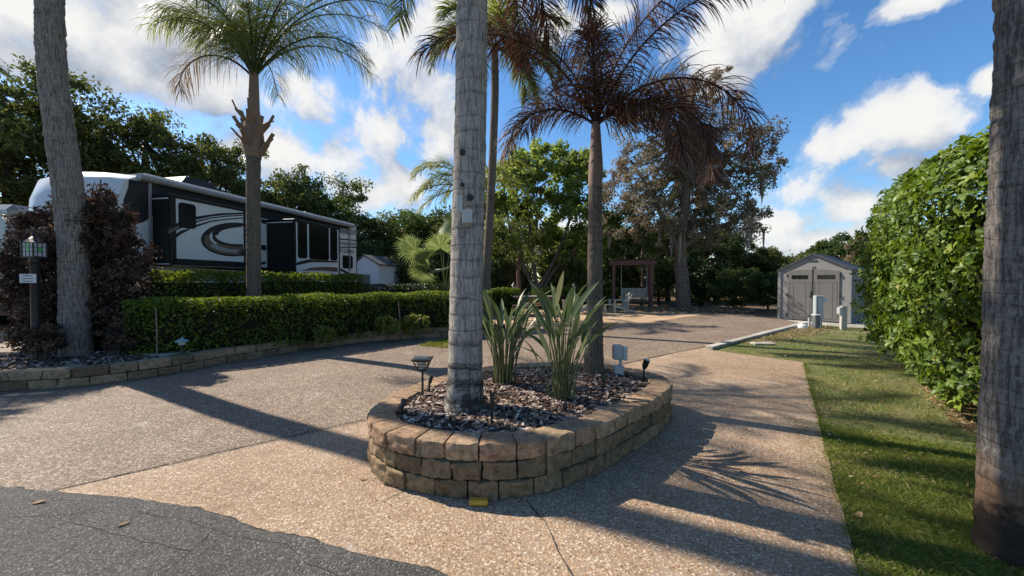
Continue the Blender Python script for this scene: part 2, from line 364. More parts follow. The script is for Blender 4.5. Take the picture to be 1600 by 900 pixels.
M['fanleaf'] = leafmat('fan_palm_leaves', [(0, (0.06, 0.09, 0.03)), (0.6, (0.13, 0.18, 0.06)), (1, (0.26, 0.30, 0.13))], 0.4, 0.4, 0.5)
M['strel'] = leafmat('grey_green_bird_of_paradise_leaves', [(0, (0.05, 0.08, 0.035)), (0.5, (0.11, 0.155, 0.065)), (0.85, (0.20, 0.24, 0.11)), (1, (0.36, 0.34, 0.18))], 0.25, 0.4, 0.5)
M['strel_stem'] = leafmat('green_plant_stalks', [(0, (0.12, 0.07, 0.04)), (0.3, (0.12, 0.13, 0.05)), (0.8, (0.19, 0.22, 0.09)), (1, (0.28, 0.28, 0.14))], 0.15, 0.45, 0.4)
M['grass'] = leafmat('grass_blades', [(0, (0.075, 0.11, 0.018)), (0.45, (0.15, 0.20, 0.034)), (0.68, (0.27, 0.265, 0.07)), (1, (0.55, 0.45, 0.24))], 0.35, 0.6, 0.2)
M['moss'] = leafmat('spanish_moss', [(0, (0.16, 0.15, 0.12)), (1, (0.30, 0.28, 0.23))], 0.25, 0.9, 0.1)

M['rv_white'] = plain('white_coach_paint', (0.62, 0.62, 0.60), 0.28, var=0.05)
M['rv_black'] = plain('black_coach_trim', (0.010, 0.010, 0.011), 0.45, var=0.2, spec=.25)
M['rv_dark'] = plain('charcoal_coach_graphic', (0.022, 0.019, 0.019), 0.45, var=0.2, spec=.25)
M['rv_brown'] = plain('bronze_coach_graphic', (0.13, 0.085, 0.06), 0.35, var=0.3)
M['rv_grey'] = plain('silver_grey_coach_graphic', (0.28, 0.27, 0.27), 0.35, var=0.15)
M['rv_roof'] = plain('pale_roof_membrane', (0.55, 0.54, 0.52), 0.7, var=0.1)
M['glass'] = plain('dark_tinted_glass', (0.008, 0.009, 0.010), 0.12, var=0.3, spec=0.35)
M['chrome'] = plain('bright_trim', (0.7, 0.7, 0.7), 0.25, 0.3)
M['black'] = plain('black_plastic', (0.012, 0.012, 0.013), 0.4, var=0.3)
M['black_metal'] = plain('black_painted_metal', (0.017, 0.017, 0.019), 0.4, var=0.3, bmp=0.2)
M['tyre'] = plain('tyre_rubber', (0.015, 0.015, 0.015), 0.9)
M['redwood'] = wood('red_brown_painted_timber', (0.13, 0.055, 0.04))
M['greywood'] = wood('weathered_pale_wood', (0.42, 0.40, 0.31))
M['tablewood'] = wood('brown_bench_wood', (0.20, 0.10, 0.07))
M['greyplank'] = wood('grey_table_board', (0.30, 0.27, 0.25))
M['post'] = wood('pale_grey_post_wood', (0.40, 0.35, 0.28))
M['shed_wall'] = plain('grey_taupe_shed_resin', (0.235, 0.225, 0.21), 0.65, var=0.10, bmp=0.3)
M['shed_side'] = plain('dark_grey_shed_side', (0.13, 0.13, 0.125), 0.6, var=0.1)
M['shed_door'] = plain('brown_grey_shed_door', (0.15, 0.138, 0.125), 0.65, var=0.14, bmp=0.3)
M['shed_roof'] = plain('charcoal_shingle', (0.055, 0.058, 0.065), 0.75, var=0.3, bmp=0.5)
M['white_shed'] = plain('white_shed_siding', (0.6, 0.62, 0.64), 0.6)
M['boxgrey'] = plain('grey_enamel_box', (0.36, 0.39, 0.38), 0.45, var=0.08)
M['boxpale'] = plain('pale_grey_enamel', (0.5, 0.5, 0.48), 0.5, var=0.08)
M['boxdark'] = plain('dark_grey_meter_metal', (0.12, 0.13, 0.13), 0.5, var=0.15)
M['pvc'] = plain('white_plastic_pipe', (0.62, 0.60, 0.55), 0.5, var=0.1)
M['yellow'] = plain('yellow_plastic', (0.55, 0.30, 0.03), 0.5, var=0.25)
M['signwhite'] = plain('white_sign_board', (0.6, 0.59, 0.56), 0.6, var=0.05)
M['signink'] = plain('grey_sign_ink', (0.2, 0.2, 0.2), 0.7)
M['solar'] = plain('solar_cell', (0.05, 0.07, 0.11), 0.12, var=0.2, spec=0.8)
M['frost'] = plain('frosted_lantern_pane', (0.45, 0.46, 0.46), 0.3)
M['greenglass'] = plain('green_lantern_pane', (0.10, 0.42, 0.16), 0.2)
M['tagmetal'] = plain('grey_tree_tag', (0.42, 0.41, 0.38), 0.5, 0.2)
M['dark_hole'] = plain('dark_vent', (0.03, 0.03, 0.03), 0.8)
M['crack'] = plain('dark_crack_dirt', (0.03, 0.025, 0.02), 0.95)
M['rope'] = plain('pale_rope', (0.4, 0.37, 0.3), 0.8)
M['teal'] = plain('verdigris_lamp_cap', (0.22, 0.30, 0.30), 0.5)
M['hay'] = plain('motorhome_body', (0.16, 0.15, 0.15), 0.3)
M['paleglass'] = plain('pale_blue_windscreen', (0.25, 0.30, 0.34), 0.08, spec=0.8)  # pale blue grey set as the base colour
EXPOSURE = 0.7
# ------------------------------------------------------------------ sky and sun
SUN_EL, SUN_AZ = R(42), math.atan2(-0.892, 0.452)          # azimuth from +Y towards +X
sd = Vector((math.sin(SUN_AZ) * math.cos(SUN_EL), math.cos(SUN_AZ) * math.cos(SUN_EL), math.sin(SUN_EL)))
sl = bpy.data.lights.new('sun', 'SUN'); so = bpy.data.objects.new('sun', sl); col.objects.link(so)
sl.energy = 5.0; sl.angle = R(0.53); sl.color = (1.0, 0.91, 0.78)
so.rotation_euler = (-sd).to_track_quat('-Z', 'Y').to_euler(); so.location = sd * 60

w = bpy.data.worlds.new('World'); sc.world = w; w.use_nodes = True
nt = w.node_tree; bg = nt.nodes['Background']
sky = nt.nodes.new('ShaderNodeTexSky'); sky.sky_type = 'NISHITA'; sky.sun_disc = False
sky.sun_elevation = SUN_EL; sky.sun_rotation = SUN_AZ % (2 * math.pi); sky.air_density = 1.0; sky.dust_density = 0.3; sky.ozone_density = 3.0
tc = nt.nodes.new('ShaderNodeTexCoord')
nrm = nt.nodes.new('ShaderNodeVectorMath'); nrm.operation = 'NORMALIZE'; L(nt, tc.outputs['Generated'], nrm.inputs[0])
CLOUDS = [  # px, py, rx, ry  (angular blobs in the sky: where the clouds stand)
    (60, 30, 300, 75), (260, 25, 170, 100), (200, 112, 130, 42), (40, 95, 110, 40), (330, 130, 120, 55), (-250, 150, 300, 160),
    (470, 165, 95, 52), (440, 235, 110, 45), (520, 245, 85, 60), (640, 110, 95, 105), (600, 200, 75, 75), (690, 40, 65, 75), (632, 292, 48, 55),
    (690, 210, 60, 60), (560, 300, 80, 40),
    (1190, 40, 150, 80), (1130, 90, 85, 70), (1390, 185, 105, 52), (1330, 215, 75, 32), (1450, 205, 85, 36), (1245, 300, 55, 45), (1215, 350, 75, 42), (1330, 320, 75, 38), (1400, 258, 60, 26),
    (955, 22, 38, 16), (1430, -5, 110, 28), (870, 30, 40, 40), (1550, 120, 40, 24), (1290, 380, 160, 34), (800, 380, 220, 45),
    (760, -220, 420, 130), (250, -200, 420, 110), (2000, 120, 300, 140), (-700, 100, 350, 180)]
def cloud_group():
    g = bpy.data.node_groups.new('cloud_density', 'ShaderNodeTree')
    g.interface.new_socket('Vector', in_out='INPUT', socket_type='NodeSocketVector'); g.interface.new_socket('Density', in_out='OUTPUT', socket_type='NodeSocketFloat')
    gi = g.nodes.new('NodeGroupInput'); go = g.nodes.new('NodeGroupOutput')
    sx = g.nodes.new('ShaderNodeSeparateXYZ'); L(g, gi.outputs[0], sx.inputs[0])
    az = math_(g, 'ARCTAN2', sx.outputs[0], sx.outputs[1]); el = math_(g, 'ARCSINE', sx.outputs[2])
    best = None
    for px, py, rx, ry in CLOUDS:
        d = ray(px, py).normalized(); a0 = math.atan2(d.x, d.y); e0 = math.asin(d.z)
        k = F / math.sqrt(F * F + (px - 800) ** 2)
        ra = rx / F * k * k; re = ry / F * k
        u = math_(g, 'MULTIPLY', math_(g, 'SUBTRACT', az, a0), 1 / ra); v = math_(g, 'MULTIPLY', math_(g, 'SUBTRACT', el, e0), 1 / re)
        q = math_(g, 'SUBTRACT', 1.0, math_(g, 'SQRT', math_(g, 'ADD', math_(g, 'MULTIPLY', u, u), math_(g, 'MULTIPLY', v, v))))
        if best is None: best = q
        else: best = math_(g, 'SMOOTH_MAX', best, q, 0.25)
    n1 = noi(g, gi.outputs[0], 5.5, 9, 0.6, 0.5); n2 = noi(g, gi.outputs[0], 13.0, 7, 0.62, 0.3)
    tot = math_(g, 'ADD', math_(g, 'MAXIMUM', best, -0.9), math_(g, 'MULTIPLY', math_(g, 'SUBTRACT', n1, 0.5), 3.0))
    tot = math_(g, 'ADD', tot, math_(g, 'MULTIPLY', math_(g, 'SUBTRACT', n2, 0.5), 1.3))
    L(g, tot, go.inputs[0]); return g
cg = cloud_group()
def dens(vec):
    n = nt.nodes.new('ShaderNodeGroup'); n.node_tree = cg; L(nt, vec, n.inputs[0]); return n.outputs[0]
d0 = dens(nrm.outputs[0])
off = nt.nodes.new('ShaderNodeVectorMath'); off.operation = 'ADD'; off.inputs[1].default_value = (-0.035, 0.0, 0.075); L(nt, nrm.outputs[0], off.inputs[0])
on = nt.nodes.new('ShaderNodeVectorMath'); on.operation = 'NORMALIZE'; L(nt, off.outputs[0], on.inputs[0])
d1 = dens(on.outputs[0])
alpha = ramp(nt, d0, [(0.0, (0, 0, 0)), (0.16, (0.22, 0.22, 0.22)), (0.5, (0.88, 0.88, 0.88)), (0.8, (1, 1, 1))], 'EASE')
shade = math_(nt, 'ADD', math_(nt, 'MULTIPLY', math_(nt, 'SUBTRACT', d0, d1), 0.75), 0.58)
shade = math_(nt, 'SUBTRACT', shade, math_(nt, 'MULTIPLY', math_(nt, 'MAXIMUM', math_(nt, 'SUBTRACT', d0, 0.55), 0.0), 0.16), None, True)
cc = ramp(nt, shade, [(0.0, (1.9, 2.1, 2.5)), (0.35, (3.0, 3.2, 3.55)), (0.65, (4.0, 4.1, 4.25)), (1.0, (5.0, 4.95, 4.85))])
hs = N(nt, 'ShaderNodeHueSaturation', Saturation=1.22, Value=1.0); L(nt, sky.outputs[0], hs.inputs['Color'])
skymix = mixc(nt, alpha.outputs[0], hs.outputs[0], cc.outputs[0])
L(nt, skymix, bg.inputs['Color']); bg.inputs['Strength'].default_value = 0.115

# ------------------------------------------------------------------ ground
def sheet(name, poly, z, mat, thick=0.0, kind='structure'):
    mb = MB(); pts = [(p[0], p[1]) for p in poly]
    a = sum(pts[i][0] * pts[(i + 1) % len(pts)][1] - pts[(i + 1) % len(pts)][0] * pts[i][1] for i in range(len(pts)))
    if a < 0: pts = pts[::-1]
    if thick: mb.prism(pts, z - thick, z)
    else: mb.add([(x, y, z) for x, y in pts], [tuple(range(len(pts)))])
    o = mb.build(name, mat)
    if kind: o['kind'] = kind
    return o
def wobble(pts, step=0.08, amp=0.02, f=2.5, seed=0.0):
    out = []
    for i in range(len(pts) - 1):
        a, b = Vector(pts[i]).to_2d(), Vector(pts[i + 1]).to_2d(); n = max(1, int((b - a).length / step))
        nn = Vector((-(b - a).y, (b - a).x)).normalized()
        for k in range(n):
            p = a.lerp(b, k / n)
            out.append(p + nn * amp * (noise.noise(Vector((p.x * f, p.y * f, seed))) + 0.5 * noise.noise(Vector((p.x * f * 4, p.y * f * 4, seed + 3)))))
    out.append(Vector(pts[-1]).to_2d()); return out
def spline(pts, n=8, closed=False):
    pts = [Vector(p) for p in pts]; m = len(pts); out = []
    for i in range(m if closed else m - 1):
        if closed: a, b, c, d = (pts[(i + k) % m] for k in (-1, 0, 1, 2))
        else: a, b, c, d = pts[max(i - 1, 0)], pts[i], pts[i + 1], pts[min(i + 2, m - 1)]
        for k in range(n):
            t = k / n
            out.append(0.5 * ((2 * b) + (c - a) * t + (2 * a - 5 * b + 4 * c - d) * t * t + (3 * b - a - 3 * c + d) * t ** 3))
    if not closed: out.append(pts[-1])
    return out

sheet('ground', [(-250, -60), (250, -60), (250, 500), (-250, 500)], -0.06, M['terrain'])
WALLPX = [(-330, 650), (-120, 625), (0, 612), (100, 606), (190, 596), (270, 584), (340, 570), (400, 560), (480, 546), (600, 532), (712, 526), (762, 522)]
wallpath = spline([P(x, y) for x, y in WALLPX], 6)
grey = [P(75, 769)] + [P(x, y) for x, y in ((0, 764), (-330, 745))] + [p + Vector((0, .15, 0)) for p in wallpath] + [P(*q) for q in ((790, 505), (887, 502), (943, 505), (1009, 505), (1060, 498), (1107, 490), (1160, 491), (1215, 497), (1252, 505), (1102, 541))]
sheet('concrete_driveway', grey, 0.0, M['agg_grey'], 0.1)
edgeR0, edgeR1 = P(1255, 566), P(1340, 895)
dirR = (edgeR1 - edgeR0).normalized()
rightedge = wobble([edgeR0, edgeR1 + dirR * 0.9], 0.12, 0.012, 2)
tan = [P(77, 769), P(1040, 554.0), P(1101, 542.5), P(1112, 547)] + [Vector((p.x, p.y, 0)) for p in rightedge] + [Vector((0.6, 1.0, 0)), P(690, 905), P(560, 872), P(400, 832), P(320, 804), P(230, 784), P(130, 780)]
tn = sheet('concrete_apron', tan, 0.0, M['agg_tan'], 0.1)
asph = wobble([P(-900, 735), P(-330, 746), P(0, 764), P(75, 770), P(130, 776), P(220, 781), P(250, 789), P(320, 800), P(400, 828), P(480, 848), P(560, 868), P(640, 886), P(700, 902), Vector((0.3, 1.45, 0)), Vector((2.0, 0.5, 0))], 0.04, 0.018, 3)
road = sheet('asphalt_road', [(p.x, p.y) for p in asph] + [(2.0, -8), (-40, -8), (-40, 3.4)], 0.016, M['asphalt'], 0.05)
patio = wobble([P(690, 522), P(760, 519), P(790, 504), P(887, 501), P(943, 504), P(1009, 504), P(1060, 497), P(1112, 489), P(1070, 482), P(1000, 477), P(900, 474), P(760, 476), P(690, 490), P(690, 522)], 0.3, 0.12, 1.2)
sheet('patio_gravel', [(p.x, p.y) for p in patio[:-1]], -0.008, M['patio'], 0)
lawnpoly = [P(1101, 543.5), P(1252, 506)] + [Vector(q) for q in ((10.6, 13.2, 0), (16, 12.6, 0), (18, 6, 0), (12, -2, 0), (1.5, -2, 0), (1.0, 0.6, 0))] + [Vector((p.x - .01, p.y, 0)) for p in rightedge[::-1]] + [P(1112, 547)]
sheet('lawn', [(p.x, p.y) for p in lawnpoly], -0.022, M['lawn'])
sheet('shed_driveway_slab', [(P(1100, 486).x, P(1100, 486).y + .2), (P(1218, 496).x, P(1218, 496).y), (13.2, 13.6), (11.2, 12.2), P(1252, 505.6).to_2d(), P(1213, 497).to_2d(), P(1160, 491).to_2d()], -0.02, M['pad'], 0.06)
# kerb strip along the pad, right of the drive
kb = MB(); a, b_ = P(1102, 544), P(1262, 504.5); kb.bar(a + Vector((0.05, -0.05, 0.0)), b_, 0.16, 0.1)
o = kb.build('kerb', M['pad']); o['kind'] = 'structure'
# neighbouring drive seen at the far left, with a strip of turf
sheet('neighbour_driveway', [(-40, 8.2), (-11.5, 7.6), (-9.0, 7.3), (-7.8, 8.6), (-11, 21), (-40, 22)], -0.012, M['agg_grey'])
sheet('turf_strip', [(-40, 7.0), (-9.2, 6.9), (-8.2, 7.2), (-9.2, 7.8), (-12, 8.2), (-40, 8.6)], 0.0, M['lawn'], 0.02)
# cracks in the apron and a control joint
def crackmesh(pts, wd, name='crack', par=None, z=0.004):
    pl = wobble(pts, 0.03, 0.012, 6); mb = MB(); V = []
    for i, p in enumerate(pl):
        t = (pl[min(i + 1, len(pl) - 1)] - pl[max(i - 1, 0)]); t.normalize(); n = Vector((-t.y, t.x)) * wd / 2 * (0.5 + abs(noise.noise(Vector((p.x * 9, p.y * 9, 1)))) * 1.5)
        V += [(p.x + n.x, p.y + n.y, z), (p.x - n.x, p.y - n.y, z)]
    mb.add(V, [(2 * i, 2 * i + 2, 2 * i + 3, 2 * i + 1) for i in range(len(pl) - 1)])
    o = mb.build(name, M['crack'], par or tn); return o
crackmesh([P(822, 782), P(850, 815), P(868, 850), P(897, 905)], 0.007)
crackmesh([P(76, 769), P(320, 712), P(568, 656)], 0.014, 'control_joint')
crackmesh([P(960, 572), P(1040, 554), P(1100, 542.6)], 0.02, 'control_joint')
crackmesh([Vector((p.x, p.y + .006, 0)) for p in asph[::4]], .034, 'road_edge_gap')
for pts in ([(150, 792), (105, 815), (20, 850)], [(210, 800), (290, 812), (360, 838), (450, 850)], [(0, 812), (70, 806), (150, 800)], [(330, 830), (300, 860), (240, 910)], [(450, 852), (480, 880), (540, 905)], [(105, 815), (200, 840), (300, 862)]): crackmesh([P(x, y, .016) for x, y in pts], .0035, 'crack', road, .0185)
crackmesh([P(632, 768), P(612, 776), P(598, 786)], 0.006)

# ------------------------------------------------------------------ block walls
def stones(mb, path, closed, z0, h, depth, slen, phase, setback=0.0, rnd_r=0.011, gap=0.004, amp=0.009, up_extra=0.0):
    pts = [Vector((p[0], p[1])) for p in path]
    if closed: pts = pts + [pts[0]]
    seg = [0.0]
    for i in range(len(pts) - 1): seg.append(seg[-1] + (pts[i + 1] - pts[i]).length)
    tot = seg[-1]; n = max(1, round(tot / slen)); ln = tot / n
    def at(s):
        if closed: s %= tot
        s = min(max(s, 0), tot); i = int(np.searchsorted(seg, s, 'right')) - 1; i = min(max(i, 0), len(pts) - 2)
        f = (s - seg[i]) / max(seg[i + 1] - seg[i], 1e-9); return pts[i].lerp(pts[i + 1], f)
    K = 8
    lin = np.linspace(-1, 1, K + 1)
    base = []; faces = []
    for ax in range(3):
        for sg in (-1, 1):
            o = len(base)
            for i in range(K + 1):
                for j in range(K + 1):
                    p = [0, 0, 0]; p[ax] = sg; p[(ax + 1) % 3] = lin[i]; p[(ax + 2) % 3] = lin[j]; base.append(p)
            for i in range(K):
                for j in range(K):
                    q = (o + i * (K + 1) + j, o + (i + 1) * (K + 1) + j, o + (i + 1) * (K + 1) + j + 1, o + i * (K + 1) + j + 1)
                    faces.append(q if sg > 0 else q[::-1])
    base = np.array(base)
    jit = [random.uniform(-0.10, 0.10) * ln for _ in range(n + 1)]
    if closed: jit[n] = jit[0]
    for k in range(n):
        s0 = (k + phase) * ln + jit[k]; s1 = (k + 1 + phase) * ln + jit[k + 1]
        if not closed: s0, s1 = max(s0, 0), min(s1, tot)
        if s1 - s0 < 0.05: continue
        seedv = random.uniform(0, 100); push = random.uniform(-0.009, 0.011); hh = h * random.uniform(0.975, 1.0) + up_extra * random.uniform(-.4, 1); yaw = random.uniform(-0.03, 0.03)
        hl, hd, hz = (s1 - s0) / 2 - gap, depth / 2, hh / 2 - gap * 0.5
        dim = np.array((hl, hd, hz)); p = base * dim
        r_ = min(rnd_r, dim.min() * 0.8)
        q = np.clip(p, -(dim - r_), dim - r_); d = p - q; l = np.linalg.norm(d, axis=1, keepdims=True); l[l == 0] = 1
        pr = q + d / l * r_
        V = []
        for v, bb in zip(pr, base):
            c = at((s0 + s1) / 2 + v[0]); c0 = at((s0 + s1) / 2 + v[0] - 0.06); c1 = at((s0 + s1) / 2 + v[0] + 0.06)
            t = (c1 - c0).normalized(); nn = Vector((-t.y, t.x))      # inward on a counter-clockwise path
            off_ = v[1] + hd + setback + push + yaw * v[0]
            nv = Vector((v[0] * 11 + seedv, v[1] * 11, v[2] * 11)); disp = amp * (noise.noise(nv) + 0.6 * noise.noise(nv * 2.7) + .45 * noise.noise(nv * 6.5))
            if bb[1] == -1: disp *= 2.0
            off_ += disp * (1 if bb[1] < 0 else -1)
            V.append((c.x + nn.x * off_ + t.x * disp * .5, c.y + nn.y * off_ + t.y * disp * .5, z0 + hz + gap * .5 + v[2] + (disp * 0.6 if bb[2] > 0 else 0)))
        mb.add(V, faces, random.random(), True)

BED = [(-1.21, 3.22), (-1.06, 2.93), (-.82, 2.73), (-.53, 2.63), (-.2, 2.585), (.13, 2.63), (.40, 2.76), (.76, 3.03), (1.14, 3.4), (1.50, 3.78), (1.73, 4.15), (1.76, 4.5), (1.52, 4.88), (1.02, 5.15), (.35, 5.22), (-.35, 4.95), (-.88, 4.4), (-1.18, 3.75)]
bedpath = spline([(x, y, 0) for x, y in BED], 5, True)
CH = 0.13
planter = thing('stone_planter', 'teardrop shaped raised planter of tan stacked blocks around the middle palms', 'planter', (0.25, 3.9, 0))
mb = MB(); stones(mb, bedpath, True, 0.0, CH, 0.19, 0.238, 0.0); stones(mb, bedpath, True, CH, CH, 0.19, 0.238, 0.5, 0.008); mb.build('block_wall', M['block'], planter)
mb = MB(); stones(mb, bedpath, True, 2 * CH, CH, 0.22, 0.24, 0.2, 0.0, 0.013); mb.build('cap_course', M['cap'], planter)

# dirt gathered along the foot of the planter
def inset(path, d, closed=True):
    m = len(path); out = []
    for i in range(m):
        t = (Vector(path[(i + 1) % m]) - Vector(path[i - 1])); t.z = 0; t.normalize(); out.append(Vector((path[i][0] - t.y * d, path[i][1] + t.x * d, 0)))
    return out
bedin = inset(bedpath, 0.19)
def inpoly(x, y, poly):
    c = np.zeros(len(x), bool); n = len(poly)
    for i in range(n):
        x0, y0 = poly[i][0], poly[i][1]; x1, y1 = poly[i - 1][0], poly[i - 1][1]
        if y0 == y1: continue
        m = ((y0 > y) != (y1 > y)) & (x < (x1 - x0) * (y - y0) / (y1 - y0) + x0); c ^= m
    return c
def sample(poly, n):
    xs = [p[0] for p in poly]; ys = [p[1] for p in poly]; X = []; Y = []; k = 0
    while k < n:
        x = rng.uniform(min(xs), max(xs), n); y = rng.uniform(min(ys), max(ys), n); m = inpoly(x, y, poly); X.append(x[m]); Y.append(y[m]); k += m.sum()
    return np.concatenate(X)[:n], np.concatenate(Y)[:n]
def bedz(x, y): return 0.33 + 0.06 * np.clip(1 - (np.abs(x - .2) / 1.5) ** 2 - (np.abs(y - 3.9) / 1.4) ** 2, 0, 1) + 0.012 * np.sin(x * 7) * np.sin(y * 6)
def chips(mb, X, Y, Z, l0, l1, w0, w1, tilt=0.35, th=0.006):
    n = len(X); l = rng.uniform(l0, l1, n) / 2; w_ = rng.uniform(w0, w1, n) / 2; a = rng.uniform(0, 2 * np.pi, n)
    u = np.stack([np.cos(a), np.sin(a), rng.normal(0, tilt, n)], 1); v = np.stack([-np.sin(a), np.cos(a), rng.normal(0, tilt, n)], 1)
    nn = np.cross(u, v); nn /= np.linalg.norm(nn, axis=1, keepdims=True); c = np.stack([X, Y, Z], 1)
    prof = [(-1, -.3), (-.5, -1), (.55, -.9), (1, -.1), (.5, .9), (-.6, .8)]
    jx = rng.uniform(.7, 1.1, (n, 6)); jy = rng.uniform(.55, 1.15, (n, 6)); T = []; B = []
    for k, (p, q) in enumerate(prof):
        b = c + u * (l * p * jx[:, k])[:, None] + v * (w_ * q * jy[:, k])[:, None]; T.append(b + nn * th); B.append(b - nn * th)
    V = np.stack(T + B, 1).reshape(-1, 3); o = np.arange(n)[:, None] * 12; r = rng.random(n)
    mb.arr(V, o + np.arange(6)[None], r)
    V2 = V; 
    F = np.concatenate([o + np.array([[(k + 1) % 6, k, 6 + k, 6 + (k + 1) % 6]]) for k in range(6)])
    mb.f.append((F + mb.n - len(V)).reshape(-1)); mb.sz.append(np.full(len(F), 4)); mb.r.append(np.tile(r, 6)); mb.sm.append(np.zeros(len(F), bool))
mb = MB(); cx, cy = .25, 3.9
ring = [(p.x, p.y) for p in inset(bedpath, 0.12)]; V = []; fs = []; m = len(ring); Kr = 8
for k in range(Kr + 1):
    for (x, y) in ring:
        f = k / Kr; px_, py_ = cx + (x - cx) * f, cy + (y - cy) * f; V.append((px_, py_, float(bedz(np.array(px_), np.array(py_)))))
fs = [(k * m + i, (k + 1) * m + i, (k + 1) * m + (i + 1) % m, k * m + (i + 1) % m) for k in range(Kr) for i in range(m)]
mb.add(V, fs, 0.2, True)
o = mb.build('mulch_soil', M['mulch_soil']); o['kind'] = 'structure'
mb = MB(); x, y = sample(bedin, 6200); chips(mb, x, y, bedz(x, y) + rng.uniform(0.0, 0.018, len(x)), 0.025, 0.095, 0.014, 0.04, .2, .004)
o = mb.build('mulch', M['chip']); o['kind'] = 'stuff'; o['label'] = 'dark bark chips filling the raised stone planter'

lw = thing('garden_wall', 'low two course brown block wall curving along the left side of the drive', 'wall', wallpath[20])
mb = MB(); rev = [Vector(p) for p in wallpath]
stones(mb, rev, False, 0.0, 0.13, 0.2, 0.34, 0.0); mb.build('block_wall', M['block_dark'], lw)
mb = MB(); stones(mb, rev, False, 0.13, 0.13, 0.24, 0.34, -0.5, 0.0); mb.build('cap_course', M['block_dark'], lw)
# soil behind the low wall
back = [Vector((p.x - .3, p.y + 2.3, 0)) for p in wallpath]
soilpoly = [p + Vector((0, .12, 0)) for p in wallpath] + [Vector((-.2, 11.6, 0)), Vector((-3, 12.2, 0)), Vector((-5.6, 9.4, 0)), Vector((-7.2, 8.0, 0)), Vector((-8.4, 7.5, 0)), Vector((-10, 6.9, 0)), Vector((-14, 6.4, 0))]
sheet('planting_soil', [(p.x, p.y) for p in soilpoly], 0.17, M['mulch_soil'], 0.2)
mb = MB(); sp2 = [p + Vector((0, .22, 0)) for p in wallpath[6:40]] + [Vector((-5.9, 7.5, 0)), Vector((-7.2, 7.4, 0)), Vector((-10, 6.6, 0))]
x, y = sample(sp2, 4200); chips(mb, x, y, 0.175 + rng.uniform(0, .02, len(x)), 0.03, 0.12, 0.015, 0.045)
o = mb.build('mulch', M['chip']); o['kind'] = 'stuff'; o['label'] = 'bark chips in the left bed behind the low wall'

# ------------------------------------------------------------------ foliage generators
def rdir(n):
    v = rng.normal(size=(n, 3)); return v / np.linalg.norm(v, axis=1, keepdims=True)
def leaves(mb, C, size, upb=0.4, asp=0.5, rnd=None, fold=0.18, out=None, outb=0.0):
    """one rhombic leaf per centre, folded along its rib"""
    n = len(C); s = size * rng.uniform(0.6, 1.25, n)
    a = rdir(n)
    if out is not None: a = a + out * outb
    a[:, 2] -= 0.15; a /= np.linalg.norm(a, axis=1, keepdims=True)
    nn = rdir(n); nn[:, 2] = np.abs(nn[:, 2]) + upb
    if out is not None: nn += out * outb
    nn -= a * (nn * a).sum(1, keepdims=True); nn /= np.linalg.norm(nn, axis=1, keepdims=True) + 1e-9
    b = np.cross(nn, a); s_ = s[:, None]
    p0 = C - a * s_ * .5; p2 = C + a * s_ * .5; l = C + b * s_ * asp * .5 + nn * s_ * fold - a * s_ * .05; r = C - b * s_ * asp * .5 + nn * s_ * fold - a * s_ * .05
    Q = np.stack([p0, r, p2, l], 1)
    mb.quads(Q, rng.random(n) if rnd is None else rnd)
def inball(n, p=0.33):
    return rdir(n) * (rng.random(n) ** p)[:, None]
def crown(lobes, nclump, per, cr, lsize, flat=0.75, shell=0.45, asp=0.5, rspread=0.25):
    mb = MB(); tot = sum(l[1][0] * l[1][2] for l in lobes); cl = []
    for c, r_ in lobes:
        k = max(3, int(nclump * r_[0] * r_[2] / tot)); q = rdir(k) * (rng.uniform(shell ** 3, 1, k) ** (1 / 3))[:, None]
        cl.append(np.array(c) + q * np.array(r_))
    cl = np.concatenate(cl); k = len(cl)
    s = cr * rng.uniform(0.5, 1.35, k); tone = rng.random(k)
    pts = cl[:, None, :] + inball(k * per, .5).reshape(k, per, 3) * s[:, None, None] * np.array((1, 1, flat))
    rr = np.clip(tone[:, None] * .55 + rng.random((k, per)) * (.45), 0, 1)
    leaves(mb, pts.reshape(-1, 3), lsize, asp=asp, rnd=rr.reshape(-1))
    return mb, cl

def limbs(mb, base, top, r0, cl, nl=9, r1=0.06):
    """branches from the trunk to leaf clumps"""
    base, top = Vector(base), Vector(top)
    for i in range(nl):
        e = Vector(cl[random.randrange(len(cl))]); f = random.uniform(.45, 1); s = base.lerp(top, f)
        mid = s.lerp(e, .5) + Vector((random.uniform(-.3, .3), random.uniform(-.3, .3), random.uniform(0, .5)))
        pts = spline([s, s.lerp(mid, .5) + Vector((0, 0, .15)), mid, e], 4); k = len(pts)
        mb.tube(pts, [max(0.012, r0 * .5 * (1 - j / k) ** 1.1 + .01) for j in range(k)], 6, cap=False)

